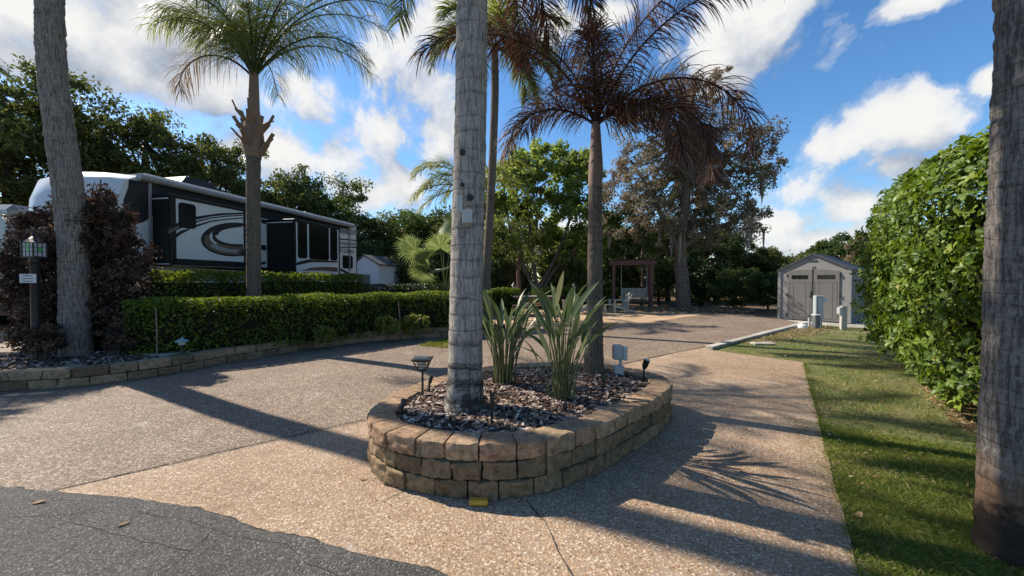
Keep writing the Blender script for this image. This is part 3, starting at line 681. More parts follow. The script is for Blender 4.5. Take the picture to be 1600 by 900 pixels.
def tree(px, top_y, dist, hw, label, leafm, lsize=.16, group=None, name='tree', barkm='bark_dark', base_frac=.10, nclump=130, per=120, trunk_r=.2, nlobes=9, cr=None, seed=None, hscale=1.0, zb=None):
    top = D(px, top_y, dist); X, H = top.x, top.z; rw = hw / F * dist
    root = thing(name, label, 'tree', (X, dist, -0.05), group)
    lsize *= 1.3; nclump = int(nclump * 1.5); lob = []; z0 = H * base_frac; rz = (H - z0) / 2
    lob.append(((X, dist, z0 + rz * 1.0), (rw * .62, rw * .6, rz * .80)))
    for i in range(nlobes):
        a = i * 2.4 + random.uniform(-.4, .4); f = random.uniform(.35, .72); zz = z0 + rz * (0.35 + 1.35 * (i + .5) / nlobes)
        sh = math.sqrt(max(.05, 1 - ((zz - z0 - rz) / rz) ** 2 * .75))
        rr = rw * random.uniform(.34, .5)
        lob.append(((X + math.cos(a) * rw * f * sh, dist + math.sin(a) * rw * f * sh, min(zz, H - rr * .8)), (rr, rr, min(rr * .85, rz * .5))))
    mb, cl = crown(lob, nclump, per, cr or rw * .2, lsize); mb.build('crown', M[leafm], root)
    tb = MB(); lean = random.uniform(-.3, .3); tp = [(X, dist, -.06), (X + lean * .3, dist, H * .2), (X + lean, dist, H * .45), (X + lean * 1.1, dist, H * .8)]
    tb.tube(spline(tp, 5), [trunk_r * (1.25 - .95 * i / 15) for i in range(16)], 10, jit=.15)
    limbs(tb, tp[1], tp[3], trunk_r, cl, 11); tb.build('trunk', M[barkm], root)
    return root

def shrub(px, dist, hw, top_y, label, leafm, lsize=.12, zb=0.0, n=60, per=90, name='shrub', group=None, depth=None):
    c = D(px, top_y, dist); rw = hw / F * dist; H = c.z - zb; dd = depth or rw * .8
    root = thing(name, label, 'shrub', (c.x, dist, zb), group)
    lob = [((c.x, dist, zb + H * .5), (rw * .8, dd * .8, H * .46))]
    for i in range(5): lob.append(((c.x + random.uniform(-.6, .6) * rw, dist + random.uniform(-.5, .5) * dd, zb + H * random.uniform(.35, .7)), (rw * .42, dd * .45, H * .3)))
    mb, cl = crown(lob, n, per, rw * .22, lsize); mb.build('foliage', M[leafm], root)
    tb = MB()
    for i in range(6):
        e = cl[random.randrange(len(cl))]; tb.tube(spline([(c.x + random.uniform(-.1, .1), dist, zb - .05), (c.x + (e[0] - c.x) * .3, dist, zb + H * .3), e], 4), [.035, .03, .03, .025, .02, .02, .015, .012, .01], 5, cap=False)
    tb.build('stem', M['bark_dark'], root); return root

def hedge(path, wd, h, z0, name, label, leafm, lsize, n, group=None, gaps=0.0, taper=0.0, coref=0.7, upper=None, noisef=1.0):
    pts = [Vector((p[0], p[1], 0)) for p in path]; seg = [0.0]
    for i in range(len(pts) - 1): seg.append(seg[-1] + (pts[i + 1] - pts[i]).length)
    tot = seg[-1]
    root = thing(name, label, 'hedge', (pts[0].x, pts[0].y, z0), group)
    P_ = np.array([(p.x, p.y) for p in pts]); seg = np.array(seg)
    def at(s):
        return np.stack([np.interp(s, seg, P_[:, 0]), np.interp(s, seg, P_[:, 1])], 1)
    hw = wd / 2; per = 2 * h + wd
    q = rng.uniform(0, per, n); s = rng.uniform(-hw * .6, tot + hw * .6, n)
    c = at(np.clip(s, 0, tot)); t = at(np.clip(s + .1, 0, tot)) - at(np.clip(s - .1, 0, tot)); t /= np.linalg.norm(t, axis=1, keepdims=True) + 1e-9
    over = np.where(s < 0, s, np.where(s > tot, s - tot, 0)); c = c + t * over[:, None]
    nn = np.stack([-t[:, 1], t[:, 0]], 1)
    side = np.where(q < h, -1, np.where(q < h + wd, 0, 1)); hh = np.where(q < h, q, np.where(q < h + wd, h, per - q)); lat = np.where(side == 0, q - h - hw, side * hw)
    dep = rng.random(n) ** 2 * .22
    lump = np.array([noise.noise(Vector((a * 1.7, b * 1.7, z_ * 1.7))) for a, b, z_ in zip(c[:, 0], c[:, 1], hh)]) * .07 * noisef
    endf = 1 - np.abs(over) / (hw * .6) * .35
    lat = lat * endf; k = np.where(side == 0, 0, 1)
    lat = lat - np.sign(lat) * dep * k + np.sign(lat) * lump * k; top = np.where(side == 0, h - dep + lump, hh)
    # round the shoulder
    sh = np.clip((top - (h - .15)) / .15, 0, 1) * np.clip((np.abs(lat) - (hw - .15)) / .15, 0, 1); lat *= 1 - .1 * sh; top = top - .05 * sh
    C = np.stack([c[:, 0] + nn[:, 0] * lat, c[:, 1] + nn[:, 1] * lat, z0 + top], 1)
    if gaps > 0:
        g = np.array([noise.noise(Vector((a * 2.6, b * 2.6, z_ * 2.2 + 9))) for a, b, z_ in C]); keep = ~((g > .28 - gaps * .2) & (C[:, 2] < z0 + h * .55) & (rng.random(n) < .85)); C = C[keep]; side = side[keep]; nn = nn[keep]
    out = np.stack([nn[:, 0] * side, nn[:, 1] * side, (side == 0) * 1.0], 1)
    mb = MB(); tone = np.array([noise.noise(Vector(tuple(p * 2.2))) for p in C]) * .5 + .5
    leaves(mb, C, lsize, .25, .55, np.clip(tone * .5 + rng.random(len(C)) * .5, 0, 1), .12, out, .7)
    mb.build('foliage', M[leafm], root)
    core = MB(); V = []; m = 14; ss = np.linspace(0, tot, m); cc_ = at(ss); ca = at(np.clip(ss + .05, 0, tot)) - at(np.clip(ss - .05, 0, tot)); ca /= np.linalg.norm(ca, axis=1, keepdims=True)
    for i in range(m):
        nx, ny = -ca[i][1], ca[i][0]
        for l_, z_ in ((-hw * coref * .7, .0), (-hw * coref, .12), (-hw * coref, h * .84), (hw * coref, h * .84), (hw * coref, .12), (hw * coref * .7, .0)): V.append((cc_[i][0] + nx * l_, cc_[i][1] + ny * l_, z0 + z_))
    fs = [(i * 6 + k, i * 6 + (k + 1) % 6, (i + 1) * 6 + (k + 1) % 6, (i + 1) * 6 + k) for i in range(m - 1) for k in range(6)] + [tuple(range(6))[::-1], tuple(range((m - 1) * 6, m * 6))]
    core.add(V, fs); core.build('shade_core', M['hedge_core'], root)  # solid dark hull standing in for the shade behind the leaves
    return root

# ------------------------------------------------------------------ palms
def frond(root, base, az, el, length, droop, ll, n=55, leafm='frond_green', w=.03, ldroop=.5, plum=.5, rach_r=.018, name='frond', label=None, start=.12, rachm=None, segs=4, power=1.2, sweep=0.0, vee=.5, tipf=.35):
    """one feather leaf: an arched stalk with leaflets down both sides"""
    K = 18; p = Vector(base); pts = [p.copy()]; tg = []
    for i in range(K):
        t = (i + .5) / K; e = el - droop * t ** power; a = az + sweep * t
        d = Vector((math.cos(e) * math.cos(a), math.cos(e) * math.sin(a), math.sin(e))); p = p + d * (length / K); pts.append(p.copy()); tg.append(d)
    tg.append(tg[-1])
    A = np.array([tuple(v) for v in pts]); T = np.array([tuple(v) for v in tg]); ks = np.arange(K + 1) / K
    mb = MB(); m = n * 2; t = np.clip(np.repeat(np.linspace(start, 1, n), 2) + rng.uniform(-.006, .006, m), 0, 1); sgn = np.tile([-1, 1], n)
    o = np.stack([np.interp(t, ks, A[:, k]) for k in range(3)], 1); d = np.stack([np.interp(t, ks, T[:, k]) for k in range(3)], 1); d /= np.linalg.norm(d, axis=1, keepdims=True)
    side = np.array((-math.sin(az), math.cos(az), 0))[None] * sgn[:, None]; up = np.cross(d, np.cross(np.array((0, 0, 1.0))[None] + 1e-6, d)); up /= np.linalg.norm(up, axis=1, keepdims=True) + 1e-9
    ang = rng.normal(0, plum, m) + vee                              # leaflets leave the stalk at several angles
    fwd = .45 + .7 * t
    dirn = side * np.cos(ang)[:, None] + up * np.sin(ang)[:, None] + d * fwd[:, None]; dirn /= np.linalg.norm(dirn, axis=1, keepdims=True)
    L_ = ll * (np.sin(np.pi * np.clip(.18 + t * .74, 0, 1)) * (1 - tipf) + tipf) * rng.uniform(.82, 1.12, m)
    W = w * rng.uniform(.8, 1.2, m); ld = ldroop * rng.uniform(.6, 1.4, m)
    q = o.copy(); rows = []; dd = dirn.copy(); r = np.clip(rng.normal(.45, .22, m), 0, 1)
    for k in range(segs + 1):
        f = k / segs; wd = W * (0.55 + .9 * f if f < .4 else max(.06, 1.0 * (1 - (f - .4) / .6) ** .8)) * .5
        wdir = np.cross(dd, up * .6 + side * .4); wdir /= np.linalg.norm(wdir, axis=1, keepdims=True) + 1e-9
        rows.append((q - wdir * wd[:, None], q + wdir * wd[:, None])); q = q + dd * (L_ / segs)[:, None]
        dd = dd + np.array((0, 0, -1.0))[None] * (ld / segs * (1 + f))[:, None]; dd /= np.linalg.norm(dd, axis=1, keepdims=True)
    V = np.stack([x for rw in rows for x in rw], 1); S = 2 * (segs + 1)
    Fq = np.concatenate([np.arange(m)[:, None] * S + np.array([[2 * k, 2 * k + 1, 2 * k + 3, 2 * k + 2]]) for k in range(segs)])
    mb.arr(V.reshape(-1, 3), Fq, np.tile(r, segs))
    mb.tube(pts, [rach_r * (1.5 if i == 0 else 1.0) * (1 - .85 * i / K) + .002 for i in range(K + 1)], 6, .25)
    ob = mb.build(name, M[leafm], root)
    if label: ob['label'] = label
    return ob
def palm_trunk(root, pts, rads, barkm, name='trunk', n=28, ring=.155, ringamp=.012, sub=None, jit=.05):
    sp = spline(pts, 12); rp = np.interp(np.linspace(0, 1, len(sp)), np.linspace(0, 1, len(rads)), rads)
    # resample finely so each leaf-scar ring is a real step
    ln = [0]
    for i in range(len(sp) - 1): ln.append(ln[-1] + (sp[i + 1] - sp[i]).length)
    K = int(ln[-1] / (ring / 5)); K = min(K, 420); s = np.linspace(0, ln[-1], K)
    A = np.array([tuple(p) for p in sp]); X = np.stack([np.interp(s, ln, A[:, k]) for k in range(3)], 1); rr = np.interp(s, ln, rp)
    ph = (s / ring + 0.35 * np.array([noise.noise(Vector((0, 0, q * 1.3))) for q in s])) % 1; rr = rr * (1 + .0) + ringamp * (np.exp(-ph / .12) - .15 * ph)
    mb = MB(); mb.tube([tuple(p) for p in X], list(rr), n, jit=jit); return mb.build(name, M[barkm], root)
# ================================================================== PALMS
def at(px, py, d): return tuple(D(px, py, d))
def rnd(a, b): return random.uniform(a, b)
def base_pt(px, d, z): 
    return ((px - 800) / F * d, d, z)

# centre palm in the planter
b = base_pt(726, 3.4, .34)
cp = thing('palm_tree', 'thick pale grey ringed palm trunk in the planter, nearest the camera, with a metal tag', 'palm tree', b, 'palms around the drive')
hubc = (b[0] + .10, 3.5, 5.35)
palm_trunk(cp, [(b[0], 3.4, .28), (b[0], 3.4, .45), (b[0] + .005, 3.4, .8), at(730, 400, 3.41), at(735, 200, 3.42), at(738, 0, 3.45), hubc], [.235, .205, .165, .155, .15, .145, .143, .14, .14, .135, .13, .12], 'bark_pale', n=40, ring=.15, ringamp=.006, jit=.05)
spec = [ # az, el, length, droop, mat, label
    (0.15, 38, 2.9, 125, 'frond_dead'), (-.75, 5, 2.0, 70, 'frond_dead'), (.75, 20, 2.3, 105, 'frond_dead'), (.35, -10, 1.7, 70, 'frond_dead'), (-.1, -20, 1.6, 60, 'frond_dead'), (.1, 15, 1.9, 105, 'frond_dead'), (-.35, 30, 2.1, 120, 'frond_dead'), (.9, -15, 1.7, 60, 'frond_dead'), (1.3, 10, 2.2, 90, 'frond_dead'),
    (2.2, 30, 2.3, 95, 'frond_green'), (3.0, 45, 2.4, 90, 'frond_green'), (-2.4, 55, 2.6, 90, 'frond_green'), (-1.5, 55, 2.6, 90, 'frond_green'), (0.6, 60, 2.6, 95, 'frond_green'), (1.5, 70, 2.5, 80, 'frond_green'), (-.4, 75, 2.4, 70, 'frond_green'), (3.8, 20, 1.9, 85, 'frond_dead')]
for az, el, ln, dr, mt in spec:
    frond(cp, hubc, az, R(el), ln, R(dr), .5, 110, mt, .016, .7 if mt == 'frond_dead' else .55, .45, .018, label='dead brown frond' if mt == 'frond_dead' else None)
tg = MB(); c0 = D(719, 318, 3.245); c1 = D(724, 338, 3.245)
def tm(x, y, z): return (x, y, z)
tg.box((c0.x - .005, c0.y, c0.z), (.05, .006, .14), bev=.002); tg.box((c1.x + .035, c1.y - .008, c1.z), (.085, .006, .11), bev=.002); tg.box((c1.x + .035, c1.y - .012, c1.z - .035), (.01, .006, .01))
tg.build('tree_tag', M['tagmetal'], cp)
# dark knot scars on the trunk
for px, py, s in ((722, 237, .03), (722, 288, .022), (734, 308, .035)):
    kn = MB(); q = D(px, py, 3.262); kn.tube([(q.x, q.y + .03, q.z), (q.x, q.y - .012, q.z)], [s, s * .7], 10)
    kn.build('leaf_scar', M['dark_hole'], cp)

# second palm in the planter: dead brown crown
b = base_pt(928, 4.72, .34); hub = (b[0] + .015, 4.72, 3.42)
dp = thing('palm_tree', 'slim palm with drooping dead brown fronds rising from the planter beside the grey outlet box', 'palm tree', b, 'palms around the drive')
palm_trunk(dp, [(b[0], 4.72, .28), (b[0] + .005, 4.72, .7), (b[0] + .012, 4.72, 1.4), at(930, 290, 4.72)], [.148, .125, .115, .105, .098, .092, .087, .08], 'bark_brown', n=28, ring=.085, ringamp=.004)
palm_trunk(dp, [at(930, 292, 4.72), at(931, 262, 4.72), at(931, 230, 4.72), hub], [.08, .09, .08, .065, .05], 'shaft', 'crown_shaft', 20, .3, .002)
spec = [ # az(deg), el, len, droop, ll
    (-4, 50, 2.6, 150, .48), (18, 44, 2.4, 140, .46), (-20, 68, 2.4, 75, .46), (177, 66, 2.7, 100, .48), (166, 74, 2.4, 85, .46), (184, 34, 1.4, 125, .36),
    (-52, 16, 1.5, 110, .44), (-105, 60, 1.7, 130, .40), (62, 64, 2.2, 95, .46), (120, 60, 2.0, 105, .44), (-6, 77, 2.3, 55, .42), (-30, 26, 1.6, 115, .42)]
for az, el, ln, dr, ll in spec:
    frond(dp, (hub[0], hub[1], hub[2] - .03), R(az), R(el), ln, R(dr), ll * 1.1, 170, 'frond_dead', .0135, 1.2, .85, .016, start=.08, power=1.35, tipf=.5)
sp_ = MB()
for dx, ln in ((.06, 1.5), (.14, 1.35)): sp_.tube([hub, (hub[0] + dx * .5, hub[1], hub[2] + ln * .5), (hub[0] + dx, hub[1], hub[2] + ln)], [.014, .009, .002], 6)
sp_.build('spear_leaf', M['frond_dead'], dp)

# left palm, rough grey, leaning
b = base_pt(120, 6.75, .15)
lp = thing('palm_tree', 'rough grey leaning palm trunk at left between the lamp post and the brown bush', 'palm tree', b, 'palms around the drive')
lt = [(b[0], 6.75, .1), at(119, 540, 6.75), at(116, 420, 6.75), at(107, 300, 6.75), at(93, 200, 6.75), at(81, 100, 6.75), at(78, 0, 6.75), at(80, -150, 6.72), at(88, -420, 6.7)]
palm_trunk(lp, lt, [.25, .215, .20, .19, .195, .19, .185, .18, .17, .165, .16], 'bark_rough', n=30, ring=.06, ringamp=.008, jit=.08)
hb = lt[-1]
for i in range(15): frond(lp, hb, i * 2.4, R(rnd(0, 65)), rnd(2.1, 2.6), R(rnd(80, 120)), .6, 42, 'frond_green' if i % 3 else 'frond_dry', .035, .7, .4, .03)

# queen palm behind the low wall with old boots
b = base_pt(396, 8.6, .15)
qp = thing('palm_tree', 'queen palm with green crown and old leaf boots, standing behind the curved hedge', 'palm tree', b, 'palms around the drive')
tp = at(396, 243, 8.6)
palm_trunk(qp, [(b[0], 8.6, .1), at(396, 350, 8.6), tp], [.165, .145, .14, .138, .14, .14], 'bark_brown', n=26, ring=.11, ringamp=.006)
mb = MB(); tz = tp[2]; hx = tp[0]
mb.tube([(hx, 8.6, tz - .05), (hx, 8.6, tz + .25), (hx, 8.6, tz + .65), (hx + .02, 8.6, tz + 1.0), (hx + .04, 8.6, tz + 2.0)], [.15, .22, .17, .11, .08], 16, .4, jit=.2)
for i in range(13):
    a = i * 2.4; zz = tz + .02 + .062 * i; ln = rnd(.22, .5); w_ = .10
    d = Vector((math.cos(a), math.sin(a), 0)); p0 = Vector((hx, 8.6, zz)) + d * .15; p1 = p0 + d * .16 + Vector((0, 0, ln * .55)); p2 = p1 + d * rnd(.05, .2) + Vector((0, 0, ln * .45))
    mb.bar(p0, p1, w_ * 1.6, .04, rnd(0, 1), up=d); mb.bar(p1 - (p1 - p0) * .1, p2, w_ * .9, .03, rnd(0, 1), up=d)
mb.build('leaf_boots', M['boot'], qp)
hb = (hx + .03, 8.6, tz + 1.7)
for i, (az, el, ln, dr, mt) in enumerate([(5, 64, 4.2, 98, 'frond_green'), (-15, 72, 3.8, 92, 'frond_green'), (22, 70, 3.8, 100, 'frond_green'), (-35, 58, 3.2, 98, 'frond_green'), (0, 52, 3.0, 110, 'frond_green'), (-60, 60, 2.0, 105, 'frond_green'), (-95, 70, 1.9, 110, 'frond_green'), (-120, 60, 1.8, 110, 'frond_green'),
        (180, 48, 2.3, 150, 'frond_dry'), (165, 72, 2.3, 110, 'frond_lime'), (200, 66, 2.3, 110, 'frond_lime'), (150, 82, 2.6, 90, 'frond_green'), (90, 70, 3.2, 100, 'frond_green'), (60, 75, 3.2, 90, 'frond_green'), (225, 80, 2.6, 85, 'frond_green'), (-10, 84, 3.4, 70, 'frond_green'), (40, 60, 3.2, 100, 'frond_green'), (-75, 38, 1.6, 90, 'frond_green'), (110, 55, 2.8, 100, 'frond_green'), (12, 70, 4.0, 85, 'frond_green'), (175, 78, 2.5, 100, 'frond_lime'), (-150, 72, 2.1, 100, 'frond_green'), (-50, 72, 2.2, 90, 'frond_green')]):
    frond(qp, hb, R(az), R(el), ln, R(dr), .85, 92, mt, .013, 2.0, .8, .026, start=.2, label={'frond_dry': 'browning frond', 'frond_lime': 'yellow green frond'}.get(mt), power=1.5)

# thin palm further back
b = base_pt(760, 11.8, 0)
tpm = thing('palm_tree', 'tall thin palm standing behind the thick ringed trunk, at the near edge of the patio', 'palm tree', b, 'palms around the drive')
hb = at(773, 75, 11.8)
palm_trunk(tpm, [(b[0], 11.8, -.05), at(760, 430, 11.8), at(767, 310, 11.8), at(773, 160, 11.8), hb], [.17, .14, .13, .125, .12, .115, .10], 'bark_brown', n=18, ring=.1, ringamp=.004)
for i, (az, el, ln, dr, mt) in enumerate([(0, 30, 2.6, 120, 'frond_lime'), (-30, 10, 2.3, 90, 'frond_lime'), (20, -10, 2.1, 75, 'frond_lime'), (-12, -25, 2.0, 60, 'frond_green'), (5, 10, 2.5, 95, 'frond_green'), (60, 30, 2.6, 110, 'frond_green'), (110, 40, 2.6, 110, 'frond_green'), (180, 40, 2.4, 120, 'frond_green'), (215, 30, 2.3, 110, 'frond_green'), (-80, 35, 2.4, 120, 'frond_lime'), (-130, 50, 2.4, 120, 'frond_green'), (10, 65, 2.8, 90, 'frond_green'), (150, 70, 2.7, 90, 'frond_green'), (-60, 75, 2.6, 90, 'frond_green')]):
    frond(tpm, hb, R(az), R(el), ln, R(dr), .8, 95, mt, .034, .8, .4, .024, label='yellow green frond' if mt == 'frond_lime' else None)

# feathery palm beyond the hedge, mostly behind the centre trunk
b = base_pt(735, 15.5, 0); hb = at(738, 300, 15.5)
fp = thing('palm_tree', 'feathery light green palm beyond the hedge, showing left of the thick ringed trunk', 'palm tree', b, 'palms around the drive')
palm_trunk(fp, [(b[0], 15.5, -.05), (b[0], 15.5, 2.2), hb], [.17, .14, .13, .12], 'bark_brown', n=14, ring=.1, ringamp=.004)
for i, (az, el, ln, dr) in enumerate([(180, 72, 3.1, 120), (170, 45, 2.8, 105), (195, 25, 2.6, 80), (0, 72, 3.0, 115), (10, 45, 2.6, 100), (-90, 55, 2.6, 110), (-130, 40, 2.6, 100), (-50, 50, 2.6, 105), (90, 60, 2.6, 110), (130, 50, 2.7, 110), (210, 60, 2.9, 120), (40, 60, 2.6, 110), (-170, 10, 2.3, 70)]):
    frond(fp, hb, R(az), R(el), ln, R(dr), .62, 70, 'frond_lime', .035, .9, .5, .022)

# right trunk at the picture's edge
b = base_pt(1612, 2.08, -.03)
rp = thing('palm_tree', 'stout grey palm trunk at the far right edge with a dark scorched foot', 'palm tree', b, 'palms around the drive')
rt = [(b[0], 2.08, -.08), (b[0], 2.08, .3), at(1614, 450, 2.08), at(1628, 100, 2.08), at(1650, -400, 2.08), (b[0] + .3, 2.1, 7.4)]
palm_trunk(rp, rt, [.20, .18, .175, .172, .17, .168, .165, .16, .16], 'bark_right', n=44, ring=.09, ringamp=.0025, jit=.07)
for i in range(13): frond(rp, rt[-1], i * 2.4, R(rnd(5, 70)), rnd(2.2, 2.6), R(rnd(80, 115)), .55, 40, 'frond_green', .035, .7, .4, .028)

# palm just outside the left edge: its dead fronds hang into view
b = (-13.7, 8.3, 0); hb = (-13.7, 8.3, 6.8)
op = thing('palm_tree', 'palm at the left edge whose dead dry fronds hang into view over the bush', 'palm tree', b, 'palms around the drive')
palm_trunk(op, [(b[0], b[1], -.05), (b[0], b[1], 3), hb], [.24, .2, .19, .18], 'bark_rough', n=18, ring=.08)
for i in range(13): frond(op, hb, i * 2.4, R(rnd(10, 70)), rnd(1.7, 2.1), R(rnd(80, 115)), .6, 44, 'frond_green', .04, .7, .4, .028)
for az, el, ln, dr, z in ((-.28, 6, 3.6, 34, 3.2), (-.12, 0, 3.7, 28, 3.1), (-.4, -4, 3.3, 22, 3.4), (-.2, -10, 3.3, 18, 3.1)):
    frond(op, (b[0] + .15, b[1], z + .3), az, R(el), ln, R(dr), .4, 40, 'frond_dry', .03, 1.2, .3, .022, label='dead dry frond')

# fan palm
b = base_pt(695, 12.6, 0)
fan = thing('fan_palm', 'low fan palm with split pale leaves behind the hedge, left of the thick trunk', 'palm tree', b)
def fan_leaf(c, az, el, r_, tilt, label=None):
    c = Vector(c); mb = MB(); f = Vector((math.cos(az) * math.cos(el), math.sin(az) * math.cos(el), math.sin(el))); s = Vector((-math.sin(az), math.cos(az), 0)); u = f.cross(s)
    s = (s * math.cos(tilt) + u * math.sin(tilt)).normalized(); u = f.cross(s)
    n = 34
    for i in range(n):
        a0 = R(-125 + 250 * i / n); a1 = R(-125 + 250 * (i + 1) / n); am = (a0 + a1) / 2
        def q(a, rr, lift=0.0, dr=0.0): return tuple(c + (f * math.cos(a) + s * math.sin(a)) * rr + u * lift + Vector((0, 0, -dr)))
        rr = r_ * (1 - .18 * abs(am) / 2.2) * rnd(.93, 1.05); rim = rr * .62
        mb.add([q(a0, .03), q(a0, rim), q(am, rim * 1.02, .02 * r_), q(am, .03)], [(0, 1, 2, 3)], rnd(.2, .9)); mb.add([q(am, .03), q(am, rim * 1.02, .02 * r_), q(a1, rim), q(a1, .03)], [(0, 1, 2, 3)], rnd(.2, .9))
        mb.add([q(a0, rim), q(am, rr, 0, rr * .10), q(am, rim * 1.02, .02 * r_)], [(0, 1, 2)], rnd(.3, 1)); mb.add([q(am, rim * 1.02, .02 * r_), q(am, rr, 0, rr * .10), q(a1, rim)], [(0, 1, 2)], rnd(.3, 1))
    p0 = Vector((b[0], b[1], 1.0)); mb.tube(spline([p0, p0.lerp(c, .5) + Vector((0, 0, .15)), c], 4), [.018] * 9, 6, .5)
    o = mb.build('fan_leaf', M['fanleaf'], fan); return o
mb = MB(); mb.tube([(b[0], b[1], -.05), (b[0], b[1], .6), (b[0], b[1], 1.1)], [.2, .2, .14], 12, jit=.3); mb.build('trunk', M['boot'], fan)
for (px, py, d, az, el, r_, tl) in ((688, 388, 12.4, -1.2, .9, .78, .1), (650, 392, 12.5, 2.9, .15, .85, .9), (692, 370, 12.8, .9, 1.2, .8, -.2), (668, 402, 12.2, -2.6, .3, .7, .5), (715, 395, 12.6, 0.3, .5, .7, -.5), (690, 420, 12.2, -1.7, -.2, .6, .2), (662, 425, 12.7, 2.6, -.35, .6, .6), (722, 425, 12.4, -.4, -.3, .6, .2), (705, 378, 13, 1.5, .6, .75, 0)):
    fan_leaf(D(px, py, d), az, el, r_, tl)

# ================================================================== TREES behind everything
T = 'trees behind the lot'
tree(15, 80, 19, 125, 'broad dark oak behind the motorhome at the far left', 'oak', .17, T, trunk_r=.3, nclump=170)
tree(125, 138, 21, 95, 'olive green oak with feathery top just right of the leaning palm trunk', 'olive', .17, T, trunk_r=.25, nclump=150)
tree(232, 146, 22, 85, 'dark round crowned oak directly above the front of the white trailer', 'oak', .17, T, trunk_r=.25, nclump=120)
tree(325, 185, 23, 75, 'dark oak left of the queen palm trunk, above the trailer roof', 'oak', .17, T, trunk_r=.25, nclump=120)
tree(432, 250, 25, 78, 'grey green oak just right of the queen palm trunk', 'oak', .18, T, trunk_r=.25)
tree(512, 262, 27, 78, 'grey green oak above the rear end of the trailer', 'midgreen', .18, T, trunk_r=.25)
tree(590, 328, 29, 70, 'dark low tree behind the white shed, right of the trailer', 'oak', .18, T, trunk_r=.22)
tree(655, 322, 28, 75, 'mid green tree between the white shed and the fan palm', 'midgreen', .18, T, trunk_r=.22)
tree(720, 335, 26, 60, 'yellow green tree directly behind the thick ringed trunk', 'olive', .17, T, trunk_r=.2)

# bright green maple with several stems
mt = thing('maple_tree', 'bright fresh green tree with forked pale stems behind the patio table', 'tree', base_pt(838, 22.5, 0))
mx = mt.location.x
lob = []
for px, py, r_ in ((850, 268, 52), (800, 300, 48), (905, 300, 48), (780, 350, 46), (850, 335, 60), (925, 350, 44), (880, 250, 34), (820, 262, 36), (905, 262, 28), (850, 385, 44), (790, 392, 36), (915, 395, 36), (760, 318, 26)):
    q = D(px, py, 22.5 + rnd(-1.5, 1.5)); rr = r_ / F * 22.5; lob.append((tuple(q), (rr, rr * .9, rr * .85)))
mb, cl = crown(lob, 380, 95, .45, .21, .8, .35, .7); mb.build('crown', M['maple'], mt)
tb = MB()
for pts in ([(838, 452), (833, 405), (828, 360), (835, 290)], [(842, 452), (862, 415), (880, 375), (900, 310)], [(834, 452), (815, 410), (800, 370), (790, 320)], [(848, 455), (868, 420), (898, 395), (925, 350)]):
    pp = [(mx + rnd(-.1, .1), 22.5, -.05)] + [at(x, y, 22.5) for x, y in pts]; sp = spline(pp, 5); tb.tube(sp, [.14 * (1 - .75 * i / len(sp)) + .02 for i in range(len(sp))], 8, jit=.1)
limbs(tb, (mx, 22.5, 2), (mx, 22.5, 7), .1, cl, 14); tb.build('trunk', M['bark_tree'], mt)

# moss hung oak with dry leaves
ot = thing('oak_tree', 'big half bare oak with grey brown dry leaves and hanging moss right of the swing', 'tree', base_pt(1067, 19.5, 0))
ox = ot.location.x
lob = []
for px, py, r_ in ((1010, 215, 55), (1075, 150, 42), (1050, 130, 34), (1110, 130, 34), (1090, 215, 55), (1150, 225, 50), (1190, 215, 34), (1000, 290, 60), (1060, 290, 60), (1130, 290, 58), (1180, 270, 36), (980, 340, 46), (1040, 355, 55), (1100, 350, 55), (1155, 345, 46), (1000, 180, 40), (965, 270, 36), (1135, 180, 40), (1205, 250, 22)):
    q = D(px, py, 19.5 + rnd(-2, 2)); rr = r_ / F * 19.5; lob.append((tuple(q), (rr, rr * .9, rr * .8)))
mb, cl = crown(lob, 460, 70, .38, .145, .8, .2, .55); mb.build('crown', M['russet'], ot)
lob2 = [(tuple(D(px, py, 20.5)), (r_ / F * 20, 1.4, r_ / F * 17)) for px, py, r_ in ((1040, 250, 50), (1100, 260, 50), (1150, 290, 44), (1010, 320, 50), (1080, 330, 60), (1140, 340, 44), (990, 380, 44), (1050, 390, 44))]
mb, cl2 = crown(lob2, 170, 80, .45, .165, .8, .2, .55); mb.build('crown', M['midgreen'], ot)['label'] = 'greener inner foliage'
tb = MB(); pp = [(ox, 19.5, -.08), at(1067, 470, 19.5), at(1065, 430, 19.5), at(1062, 390, 19.5), at(1068, 340, 19.5), at(1075, 270, 19.5), at(1078, 190, 19.5), at(1085, 130, 19.5)]
sp = spline(pp, 5); tb.tube(sp, [.52, .42] + [.38 * (1 - .85 * i / len(sp)) + .03 for i in range(2, len(sp))], 14, jit=.2)
for pts in ([(1064, 400), (1040, 350), (1010, 290), (985, 250)], [(1068, 370), (1100, 310), (1135, 250), (1175, 215)], [(1070, 320), (1050, 250), (1035, 180), (1050, 130)], [(1066, 385), (1110, 360), (1150, 345), (1180, 320)]):
    sp = spline([at(x, y, 19.5 + rnd(-.4, .4)) for x, y in pts], 5); tb.tube(sp, [.17 * (1 - .85 * i / len(sp)) + .015 for i in range(len(sp))], 8)
limbs(tb, (ox, 19.5, 3.5), (ox + .4, 19.5, 9), .16, cl, 110); tb.build('trunk', M['bark_tree'], ot)
for i in range(46):
    ms = MB()
    p = cl[random.randrange(len(cl))]
    if p[2] > 7: continue
    ln = rnd(.5, 1.6); x, y, z = p
    for k in range(7):
        xx, yy = x + rnd(-.05, .05), y + rnd(-.05, .05); w_ = rnd(.02, .04); l2 = ln * rnd(.5, 1)
        ms.add([(xx - w_, yy, z), (xx + w_, yy, z), (xx + w_ * .8 + rnd(-.04, .04), yy, z - l2 * .6), (xx + rnd(-.05, .05), yy, z - l2), (xx - w_ * .8, yy, z - l2 * .6)], [(0, 1, 2, 3, 4)], rnd(0, 1))
    ms.build('hanging_moss', M['moss'], ot)

